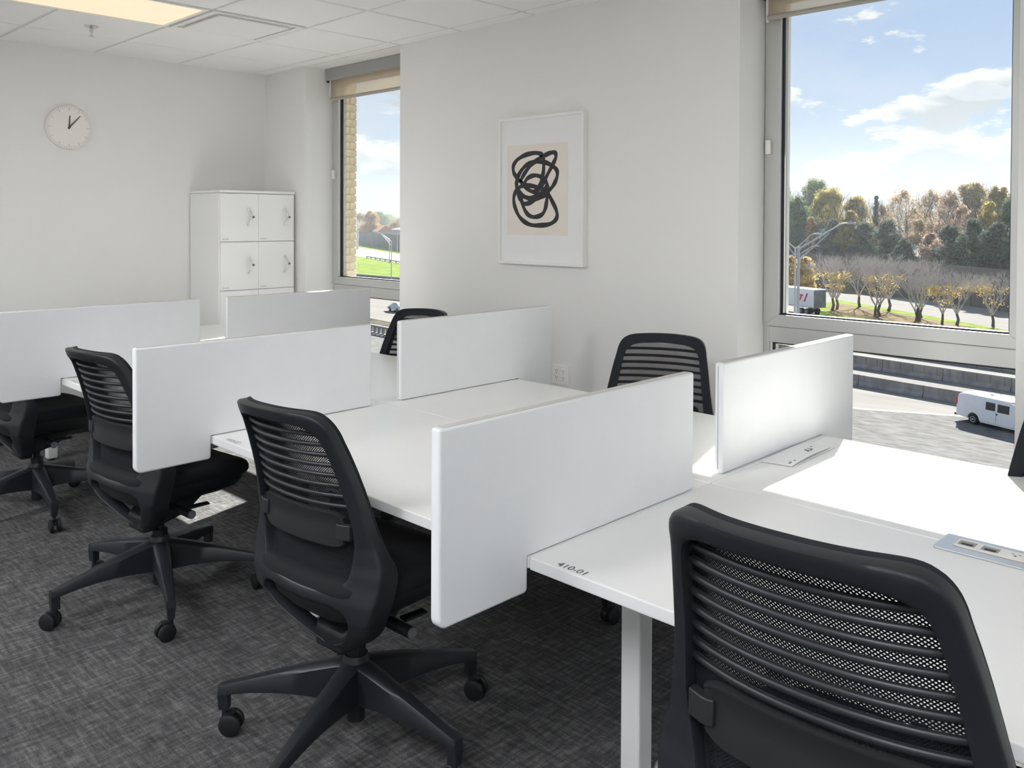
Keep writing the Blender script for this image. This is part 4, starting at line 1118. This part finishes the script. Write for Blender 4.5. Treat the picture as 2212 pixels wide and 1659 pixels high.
def side_body(prof, w, tuck):
    """side profile (x,z) extruded over the width with the upper part leaning in"""
    n = len(prof); vs = []
    zmax = max(p[1] for p in prof)
    for s in (-1, -.94, .94, 1):
        for x, z in prof:
            lean = tuck * max(0, (z - .95) / (zmax - .95)) ; k = 1 if abs(s) == 1 else .96
            inset = 0.0 if abs(s) == 1 else 0
            vs.append((x, s * (w / 2 - lean) , z))
    fs = []
    for r in range(3):
        for i in range(n): fs.append((r * n + i, r * n + (i + 1) % n, (r + 1) * n + (i + 1) % n, (r + 1) * n + i))
    fs += [tuple(range(n)), tuple(range(3 * n, 4 * n))]
    return MB().add(vs, fs)
def arch(cx, r, z0, n=9):
    return [(cx - r * math.cos(PI * k / n), z0 + r * math.sin(PI * k / n)) for k in range(n + 1)]
# van: x forward, rear at x = -2.6
vd = Vector((2.55, -.98)).normalized(); vang = math.atan2(vd.y, vd.x)
t = thing('van', (-13.477 + vd.x * 1.55 - vd.y * .78 * 0, 65.243 + .78, G), 'white cargo van with two side windows parked below the right window', 'van')
t.rotation_euler = (0, 0, vang)
prof = [(-2.62, .45)] + arch(-1.22, .46, .38) + [(-.7, .36), (2.15, .36)] + arch(2.75, .46, .38) + [(3.4, .42), (3.52, .55), (3.50, .95), (3.05, 1.12), (2.52, 1.22), (1.95, 1.98), (1.75, 2.08), (1.2, 2.13), (-2.2, 2.13), (-2.42, 2.08), (-2.52, 1.95), (-2.63, 1.05)]
part('body', side_body(prof, 2.0, .10), WHITEP, t, smooth=30, bevel=.05)
part('roof', MB().rings([[(x * s, y * s2, z) for x, y in rrect(-2.30, 1.75, -.86, .86, .25)] for s, s2, z in ((1, 1, 2.10), (.99, .97, 2.16), (.96, .88, 2.19))]), mat('white_roof', (.72, .72, .72), .4), t, smooth=40)
for (a, b, z0, z1) in ((-.22, .52, 1.30, 1.86), (.70, 1.60, 1.27, 1.85)):
    for s in (-1, 1):
        def sy(z): return s * (1.0 - .10 * max(0, (z - .95) / (2.13 - .95)))
        w = MB().add([(a, sy(z0) - s * .02, z0), (b, sy(z0) - s * .02, z0), (b, sy(z1) - s * .02, z1), (a, sy(z1) - s * .02, z1), (a, sy(z0) + s * .012, z0), (b, sy(z0) + s * .012, z0), (b, sy(z1) + s * .012, z1), (a, sy(z1) + s * .012, z1)],
                     [(0, 1, 2, 3), (4, 5, 6, 7), (0, 1, 5, 4), (1, 2, 6, 5), (2, 3, 7, 6), (3, 0, 4, 7)])
        part('side_window', w, CGLASS, t)
part('windshield', MB().add([(2.56, -.86, 1.24), (2.56, .86, 1.24), (1.99, .80, 1.97), (1.99, -.80, 1.97), (2.53, -.86, 1.22), (2.53, .86, 1.22), (1.95, .8, 1.95), (1.95, -.8, 1.95)], [(0, 1, 2, 3), (4, 7, 6, 5), (0, 4, 5, 1), (1, 5, 6, 2), (2, 6, 7, 3), (3, 7, 4, 0)]), CGLASS, t)
for s in (-1, 1):
    part('tail_lamp', MB().box(-2.66, -2.52, s * .90 - .07, s * .90 + .09 * s + .03, 1.28, 1.75), REDL, t, bevel=.02)
    part('door_handle', MB().box(.62, .74, s * .985 - .015, s * .985 + .02, 1.05, 1.13), TRIM, t)
    part('door_seam', MB().box(.60, .615, s * .975, s * 1.001, .45, 1.25), TRIM, t)
    part('running_board', MB().box(-.6, 2.1, s * .98 - .08, s * .98 + .08, .30, .36), mat('board_alu', (.7, .7, .7), .4), t)
    for cx in (-1.22, 2.75): car_wheel(t, cx, s * .88, .38, .26, s)
part('rear_bumper', MB().box(-2.80, -2.58, -.95, .95, .42, .60), TRIM, t, bevel=.02)
part('roof_vent', MB().cyl((-.55, .2, 2.15), (-.55, .2, 2.32), .16, n=14), WHITEP, t)
part('antenna', MB().tube([(.35, -.1, 2.15), (.35, -.1, 2.65)], .014, 6), TRIM, t)
# semi trailer
th_ = Vector((.934, -.358)); tang = math.atan2(th_.y, th_.x)
t = thing('box_trailer', (-54.32, 126.6, G), 'white box trailer with red lettering beyond the nearest street lamp', 'trailer')
t.rotation_euler = (0, 0, tang)
TW = mat('trailer_white', (.62, .64, .68), .4, noise=(.5, .04)); TDK = mat('trailer_rear', (.16, .16, .165), .6, noise=(1.2, .35))
part('box', MB().box(-14.5, 0, 0, 2.6, 1.15, 4.05), TW, t, bevel=.03)
part('roof_cap', MB().box(-14.5, .01, 0.0, 2.6, 4.05, 4.10), mat('white_roof', (.72, .72, .72), .4), t)
for k in range(2):
    part('rear_door', MB().box(.005, .06, .06 + k * 1.25, 1.28 + k * 1.25, 1.2, 3.95), TDK, t, bevel=.01)
part('side_rail', MB().box(-14.5, 0, -.02, .02, 1.15, 1.32), mat('rail_grey', (.36, .37, .38), .5), t)
part('axle_skirt', MB().box(-11.8, -8.0, .05, .15, .45, 1.14), mat('skirt_grey', (.10, .11, .115), .6), t)
part('rear_guard', MB().box(-.15, .0, .3, 2.3, .50, .62), TRIM, t)
for x in (-1.6, -2.9):
    for y, s in ((.28, -1), (2.32, 1)): car_wheel(t, x, y, .50, .55, s)
part('landing_gear', MB().box(-11.2, -11.0, .4, .6, .02, 1.15), TRIM, t)
RED = mat('trailer_red', (.42, .02, .06), .5)
lt = MB()
for a in (0.0, 1.15):
    lt.add([(-4.30 + a, -.012, 2.05), (-3.92 + a, -.012, 2.05), (-3.30 + a * 1.02, -.012, 3.15 + a * .25), (-3.68 + a * 1.02, -.012, 3.15 + a * .25), (-4.30 + a, -.004, 2.05), (-3.92 + a, -.004, 2.05), (-3.30 + a * 1.02, -.004, 3.15 + a * .25), (-3.68 + a * 1.02, -.004, 3.15 + a * .25)], [(0, 1, 2, 3), (4, 7, 6, 5), (0, 4, 5, 1), (1, 5, 6, 2), (2, 6, 7, 3), (3, 7, 4, 0)])
lt.box(-4.45, -3.25, -.012, -.004, 2.95, 3.18)
lt.v = [(q[0] + .95, q[1], q[2]) for q in lt.v]
part('red_lettering', lt, RED, t)
part('small_lettering', MB().box(-7.6, -5.8, -.010, -.003, 2.40, 2.48).box(-7.1, -5.9, -.010, -.003, 2.12, 2.19), mat('letter_grey', (.36, .37, .40), .6), t)
# car at the left
t = thing('car', (-104.2, 83.0, G), 'silver blue car on the road below the far left window', 'car')
t.rotation_euler = (0, 0, math.atan2(.20, -.98))
prof = [(-2.2, .35)] + arch(-1.4, .36, .32) + [(-.9, .28), (.9, .28)] + arch(1.35, .36, .32) + [(2.1, .35), (2.25, .5), (2.2, .72), (1.3, .92), (.5, 1.40), (-.7, 1.46), (-1.6, 1.10), (-2.2, 1.0), (-2.28, .7)]
part('body', side_body(prof, 1.8, .22), SILVP, t, smooth=30, bevel=.05)
for s in (-1, 1):
    part('side_window', MB().add([(-1.25, s * .80, 1.05), (1.0, s * .80, 1.02), (.45, s * .70, 1.33), (-.65, s * .69, 1.38), (-1.25, s * .84, 1.05), (1.0, s * .84, 1.02), (.45, s * .735, 1.33), (-.65, s * .725, 1.38)], [(0, 1, 2, 3), (4, 5, 6, 7), (0, 1, 5, 4), (1, 2, 6, 5), (2, 3, 7, 6), (3, 0, 4, 7)]), CGLASS, t)
    for cx in (-1.4, 1.35): car_wheel(t, cx, s * .80, .32, .22, s)

# ---- houses among the trees
def house(x, y, z0, L_, W_, h, ang, lab, roofc):
    t = thing('house', (x, y, G), lab, 'house'); t.rotation_euler = (0, 0, ang)
    part('wall', MB().box(-L_ / 2, L_ / 2, -W_ / 2, W_ / 2, 0, z0), mat('house_wall', (.30, .29, .27), .9), t)
    part('roof', MB().rings([[(-L_ / 2 - .5, -W_ / 2 - .5, z0), (L_ / 2 + .5, -W_ / 2 - .5, z0), (L_ / 2 + .5, W_ / 2 + .5, z0), (-L_ / 2 - .5, W_ / 2 + .5, z0)], [(-L_ / 2 + 2, -.1, z0 + h), (L_ / 2 - 2, -.1, z0 + h), (L_ / 2 - 2, .1, z0 + h), (-L_ / 2 + 2, .1, z0 + h)]]), mat('roof_' + str(roofc[0]), roofc, .9), t)
    for k in (-1, 1): part('window', MB().box(k * L_ * .25 - .6, k * L_ * .25 + .6, -W_ / 2 - .03, -W_ / 2, z0 - 1.9, z0 - .6), CGLASS, t)
house(-58.6, 187.5, 7.6, 11, 8, 2.4, -.5, 'grey roofed house half hidden among the trees in the right window', (.22, .21, .20))
house(-381.4, 289.7, 8.0, 16, 9, 3.4, -.45, 'rust roofed house above the noise wall in the far left window', (.30, .13, .07))
house(-346.8, 276, 9.6, 12, 9, 1.0, -.45, 'flat white building above the noise wall in the far left window', (.5, .5, .5))

# ---- trees
LEAF = {}
def leafmat(n, c, c2):
    if n in LEAF: return LEAF[n]
    m = bpy.data.materials.new('leaf_' + n); m.use_nodes = True; nt = m.node_tree; nt.nodes.clear(); L = nt.links.new
    out = nt.nodes.new('ShaderNodeOutputMaterial'); mix = nt.nodes.new('ShaderNodeMixShader'); mix.inputs[0].default_value = .45
    df = nt.nodes.new('ShaderNodeBsdfDiffuse'); tl = nt.nodes.new('ShaderNodeBsdfTranslucent')
    tc = nt.nodes.new('ShaderNodeTexCoord'); nz = nt.nodes.new('ShaderNodeTexNoise'); L(tc.outputs['Object'], nz.inputs['Vector'])
    nz.inputs['Scale'].default_value = .55; nz.inputs['Detail'].default_value = 4; nz.inputs['Roughness'].default_value = .7
    rp = nt.nodes.new('ShaderNodeValToRGB'); rp.color_ramp.elements[0].position = .35; rp.color_ramp.elements[1].position = .65
    rp.color_ramp.elements[0].color = (*c, 1); rp.color_ramp.elements[1].color = (*c2, 1)
    L(nz.outputs['Fac'], rp.inputs[0]); L(rp.outputs[0], df.inputs[0]); L(rp.outputs[0], tl.inputs[0])
    L(df.outputs[0], mix.inputs[1]); L(tl.outputs[0], mix.inputs[2]); L(mix.outputs[0], out.inputs[0]); LEAF[n] = m; return m
BARK = mat('bark', (.07, .062, .056), .95); BARKG = mat('bark_grey', (.34, .315, .30), .95)
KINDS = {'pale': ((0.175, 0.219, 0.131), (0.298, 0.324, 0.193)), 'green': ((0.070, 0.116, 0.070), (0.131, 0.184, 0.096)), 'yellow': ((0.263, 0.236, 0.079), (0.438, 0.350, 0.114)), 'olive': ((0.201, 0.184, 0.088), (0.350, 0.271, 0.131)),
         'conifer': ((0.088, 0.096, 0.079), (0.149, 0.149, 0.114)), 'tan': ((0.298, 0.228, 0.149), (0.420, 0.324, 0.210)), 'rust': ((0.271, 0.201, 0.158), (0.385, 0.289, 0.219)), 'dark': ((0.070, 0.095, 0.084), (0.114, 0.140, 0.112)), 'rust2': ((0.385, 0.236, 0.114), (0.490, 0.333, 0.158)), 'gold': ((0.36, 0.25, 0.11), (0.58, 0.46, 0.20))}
def crown_mesh(kind, h, w, n, seed, size, low=.18, shape='round'):
    rg = np.random.default_rng(seed)
    nb = 80
    cs = []
    for k in range(nb):
        u = rg.uniform(0, 1); zz = low + (1 - low) * u
        prof = (math.sin(PI * min(1, .12 + .86 * u)) ** .6) if shape == 'round' else (1.02 - u) ** .9
        a = rg.uniform(0, 2 * PI); r = w * prof * math.sqrt(rg.uniform(.02, .62))
        cs.append((r * math.cos(a), r * math.sin(a), h * zz * (.95 if shape == 'round' else .96), w * rg.uniform(.15, .30) * (.5 + .5 * prof)))
    cs = np.array(cs); idx = rg.integers(0, nb, n)
    d = rg.normal(size=(n, 3)); d /= np.linalg.norm(d, axis=1)[:, None]
    P = cs[idx, :3] + d * (cs[idx, 3] * (.25 + 1.15 * rg.uniform(0, 1, n) ** .6))[:, None]
    P[:, 2] = np.clip(P[:, 2], h * low * .5, h)
    a = rg.normal(size=(n, 3)); a /= np.linalg.norm(a, axis=1)[:, None]; b = np.cross(a, rg.normal(size=(n, 3))); b /= np.linalg.norm(b, axis=1)[:, None]
    s = size * rg.uniform(.6, 1.3, n)[:, None]
    V = np.stack([P - a * s, P + b * s * .7, P + a * s, P - b * s * .7], 1).reshape(-1, 3)
    F = np.arange(4 * n).reshape(-1, 4)
    me = bpy.data.meshes.new('crown'); me.vertices.add(4 * n); me.vertices.foreach_set('co', V.ravel()); me.loops.add(4 * n); me.polygons.add(n)
    me.loops.foreach_set('vertex_index', F.ravel()); me.polygons.foreach_set('loop_start', np.arange(0, 4 * n, 4)); me.polygons.foreach_set('loop_total', np.full(n, 4))
    me.materials.append(leafmat(kind, *KINDS[kind])); me.update(); me.validate(); return me
def branches(mb, p, d, L_, r, depth, rnd, leafpts, spread=.55, upw=.25):
    q = p + d * L_ * .5 + Vector((rnd.uniform(-1, 1), rnd.uniform(-1, 1), rnd.uniform(-.3, .6))) * L_ * .05; e = p + d * L_
    mb.tube([p, q, e], [r, r * .82, r * .62], 5 if depth > 2 else 3, cap=False)
    if depth == 0: leafpts.append(e); return
    leafpts.append(e)
    for k in range(rnd.choice((3, 3, 4)) if depth > 1 else rnd.choice((3, 4))):
        v = Vector((rnd.gauss(0, 1), rnd.gauss(0, 1), rnd.gauss(0, .6))); nd = (d + v.normalized() * spread * rnd.uniform(.6, 1.25) + Vector((0, 0, upw))).normalized()
        branches(mb, e if k else e, nd, L_ * rnd.uniform(.62, .84), r * .58, depth - 1, rnd, leafpts, spread, upw)
def bare_mesh(h, seed, leaf=None, nleaf=0, depth=5, low=None):
    rnd = random.Random(seed); mb = MB(); lp = []; tr = MB()
    tr.tube([(0, 0, 0), (.02 * h, 0, h * .1), (0, .01 * h, h * .2)], [h * .022, h * .018, h * .016], 8)
    top = Vector((0, .01 * h, h * .19))
    for k in range(5):
        a = 2 * PI * k / 5 + rnd.uniform(-.3, .3); d = Vector((math.cos(a) * .42, math.sin(a) * .42, 1)).normalized()
        branches(mb, top, d, h * .26, h * .0095, depth - 1, rnd, lp, .55, .22)
    return tr, mb, lp
def leaf_cards(pts, n, size, seed, jitter):
    rnd = random.Random(seed); mb = MB()
    for i in range(n):
        p = rnd.choice(pts) + Vector((rnd.gauss(0, 1), rnd.gauss(0, 1), rnd.gauss(0, 1))) * jitter
        a = Vector((rnd.gauss(0, 1), rnd.gauss(0, 1), rnd.gauss(0, 1))).normalized(); b = a.orthogonal().normalized(); s = size * rnd.uniform(.6, 1.3)
        mb.add([p - a * s, p + b * s * .7, p + a * s, p - b * s * .7], [(0, 1, 2, 3)])
    return mb
FOREST = [
(-109.9, 226.4, 25.4, 6.3, 'pale', 'tall pale green tree at the left end of the tree belt'),
(-103.8, 233.5, 27.4, 7.6, 'pale', 'tallest pale green tree behind the left end of the tree belt'),
(-95.2, 204.5, 21.3, 5.2, 'green', 'dark green tree before the pale ones at the left of the tree belt'),
(-92.5, 216.8, 23.9, 6.7, 'yellow', 'large yellow green tree left of centre in the tree belt'),
(-86.8, 220.9, 22.0, 5.1, 'yellow', 'smaller yellow tree right of the large yellow green one'),
(-78.6, 197.4, 17.8, 3.6, 'olive', 'low olive tree before the smaller yellow tree'),
(-77.7, 210.9, 22.0, 1.7, 'conifer', 'thin dark spire shaped tree in the gap of the tree belt'),
(-70.3, 210.1, 22.9, 6.7, 'tan', 'tan thinning tree just right of the thin spire tree'),
(-69.6, 225.2, 23.4, 6.1, 'tan', 'tan tree farther back right of the centre of the belt'),
(-57.7, 201.0, 22.6, 4.6, 'rust', 'rusty brown thinning tree right of centre in the belt'),
(-57.5, 216.5, 24.8, 6.5, 'olive', 'tall olive gold tree toward the right of the belt'),
(-48.1, 202.0, 23.2, 4.8, 'olive', 'olive tree at the back right of the belt'),
(-45.0, 183.6, 19.3, 3.8, 'yellow', 'golden tree before the olive trees at the right'),
(-39.5, 177.7, 20.1, 3.5, 'green', 'green tree at the right end of the tree belt'),
(-85.3, 234.1, 19.7, 4.4, 'tan', 'tan tree showing low in the gap behind the spire tree'),
(-62.5, 195.7, 15.8, 3.6, 'tan', 'lower tan tree above the grey roofed house'),
(-51.9, 190.2, 18.7, 3.4, 'rust', 'lower rusty tree before the tall olive gold tree'),
(-98.5, 203.1, 15.1, 5.0, 'dark', ''),
(-90.3, 202.1, 15.8, 5.2, 'dark', ''),
(-81.9, 197.3, 15.4, 4.8, 'dark', ''),
(-73.6, 193.4, 14.9, 4.2, 'dark', ''),
(-67.1, 190.3, 15.4, 4.3, 'dark', ''),
(-60.5, 182.3, 11.7, 2.9, 'dark', ''),
(-49.8, 176.3, 14.3, 3.8, 'dark', ''),
(-44.5, 172.7, 15.6, 3.7, 'dark', ''),
(-39.5, 168.0, 15.1, 3.5, 'dark', ''),
(-35.6, 165.3, 14.9, 3.2, 'dark', ''),
(-54.4, 179.7, 13.0, 3.3, 'rust', 'low brown tree beside the grey roofed house'),
(-89.0, 199.2, 16.5, 1.7, 'rust2', 'slim orange tree standing out above the nearest street lamp'),
(-435.8, 312.4, 19.3, 7.5, 'rust', 'brown tree next to the brick edge in the far left window'),
(-423.1, 310.9, 20.1, 7.1, 'rust2', 'tall orange brown tree in the far left window'),
(-508.5, 388.2, 18.5, 13.8, 'pale', 'broad pale green distant tree in the far left window'),
(-488.7, 365.7, 20.0, 9.9, 'green', 'round green distant tree in the far left window'),
(-389.7, 308.5, 15.9, 8.1, 'tan', 'tan tree at the right edge of the far left window'),
(-393.1, 305.1, 13.2, 6.2, 'rust', 'low brown distant tree behind the noise wall in the far left window'),
(-463.4, 320.4, 18.9, 7.6, 'tan', 'tan tree hidden mostly by the brick in the far left window')]
for i, (x, y, h, w, kind, lab) in enumerate(FOREST):
    sh = 'cone' if kind == 'conifer' else 'round'
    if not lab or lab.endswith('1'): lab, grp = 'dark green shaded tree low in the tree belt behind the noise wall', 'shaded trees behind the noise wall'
    else: grp = None
    t = thing('autumn_tree' if kind in ('tan', 'rust', 'yellow', 'olive', 'rust2') else 'green_tree', (x, y, G), lab, 'tree', grp)
    thin = kind in ('tan', 'rust')
    n = int((6000 if thin else 13000) * min(1.6, (w / 5) ** .8 + .2))
    o = link('crown', crown_mesh(kind, h, w, n, 100 + i, .19 if thin else .23, low=.14 if kind == 'dark' else .25, shape=sh), t); o['kind'] = 'stuff'
    tr = MB().tube([(0, 0, 0), (.15, .1, h * .35), (0, .1, h * .7)], [h * .016, h * .012, h * .006], 7)
    part('trunk', tr, BARK, t, smooth=60)
    if kind != 'dark':
        rnd = random.Random(i); bm_ = MB(); lp = []
        for k in range(5):
            a = 2 * PI * k / 5; branches(bm_, Vector((0, .1, h * .34)), Vector((math.cos(a) * .5, math.sin(a) * .5, .9)).normalized(), h * .22, h * .006, 3, rnd, lp, .5, .2)
        part('branch', bm_, BARK, t)['kind'] = 'stuff'
MEDIAN = [(-55.6, 136.3, 10.1, 1, 'bare street tree with a few orange leaves low down, just right of the trailer'), (-56.0, 139.1, 8.5, 1, 'smaller bare orange tinged tree behind the one right of the trailer'), (-54.6, 145.1, 9.6, 0, 'bare grey tree standing alone on the grass median'),
 (-46.5, 133.0, 9.9, 1, 'bare tree with an orange centre, front of the cluster on the median'), (-47.5, 133.8, 7.9, 0, 'small bare tree at the left of the cluster on the median'), (-48.7, 142.5, 9.8, 1, 'bare tree at the back of the cluster on the median'),
 (-40.4, 131.3, 6.5, 0, 'short bare tree left of the double trunk group'), (-39.9, 131.0, 10.1, 0, 'tall bare grey tree in the double trunk group'), (-41.2, 135.8, 7.7, 0, 'short bare tree behind the double trunk group'),
 (-36.3, 129.9, 7.6, 2, 'small street tree with bright orange leaves on its right side'), (-34.2, 129.6, 8.5, 0, 'thick trunked bare tree right of the bright orange one'), (-30.2, 132.3, 8.0, 2, 'bare spreading tree with golden leaves at the right end of the median')]
BV = []
for sd_ in (3, 11, 27):
    tr, bm_, lp = bare_mesh(10.0, sd_); BV.append((tr.mesh('trunk', BARK, 60), bm_.mesh('branch', BARKG), lp))
LV = {}
for v in range(3):
    low = [p for p in BV[v][2] if p.z < 6.8 and abs(p.x) < 1.6 and abs(p.y) < 1.6] or BV[v][2]
    LV[(v, 1)] = leaf_cards(low, 480, .12, 5 + v, .30).mesh('leaves', leafmat('gold', *KINDS['gold']))
    LV[(v, 2)] = leaf_cards([p for p in BV[v][2] if p.z < 7.2 and p.x > -.3], 900, .13, 9 + v, .35).mesh('leaves', leafmat('gold', *KINDS['gold']))
for i, (x, y, h, lf, lab) in enumerate(MEDIAN):
    v = i % 3; s = h / 10.6
    t = thing('street_tree', (x, y, G), lab, 'tree', 'street trees on the median', rot=i * 1.3); t.scale = (s * 1.35, s * 1.35, s * 1.04)
    link('trunk', BV[v][0], t)
    o = link('branch', BV[v][1], t); o['kind'] = 'stuff'
    if lf: o = link('leaves', LV[(v, lf)], t); o['kind'] = 'stuff'
for i, (x, y, h, lab) in enumerate([(-73.3, 156.6, 8.1, 'golden leafed bushy tree behind the nearest street lamp'), (-69.8, 155.9, 7.9, 'golden brown bushy tree right of the nearest street lamp')]):
    t = thing('golden_tree', (x, y, G), lab, 'tree')
    o = link('crown', crown_mesh('gold', h, 3.3, 2600, 400 + i, .24, low=.22), t); o['kind'] = 'stuff'
    link('trunk', BV[i][0], t)
    o = link('branch', BV[i][1], t); o['kind'] = 'stuff'; o.scale = (.72, .72, .72)

# ---- autumn haze lying over the road and the tree belt
hz = bpy.data.materials.new('haze'); hz.use_nodes = True; nt = hz.node_tree; nt.nodes.clear()
o_ = nt.nodes.new('ShaderNodeOutputMaterial'); v_ = nt.nodes.new('ShaderNodeVolumeScatter')
v_.inputs['Color'].default_value = (.92, .96, 1.0, 1); v_.inputs['Density'].default_value = HAZE; v_.inputs['Anisotropy'].default_value = .35
nt.links.new(v_.outputs[0], o_.inputs['Volume'])
o = part('haze', MB().box(-520, 160, 98, 420, G - .5, 26), hz); o['kind'] = 'stuff'; o['label'] = 'thin pale haze over the trees and roads outside'; o['category'] = 'haze'
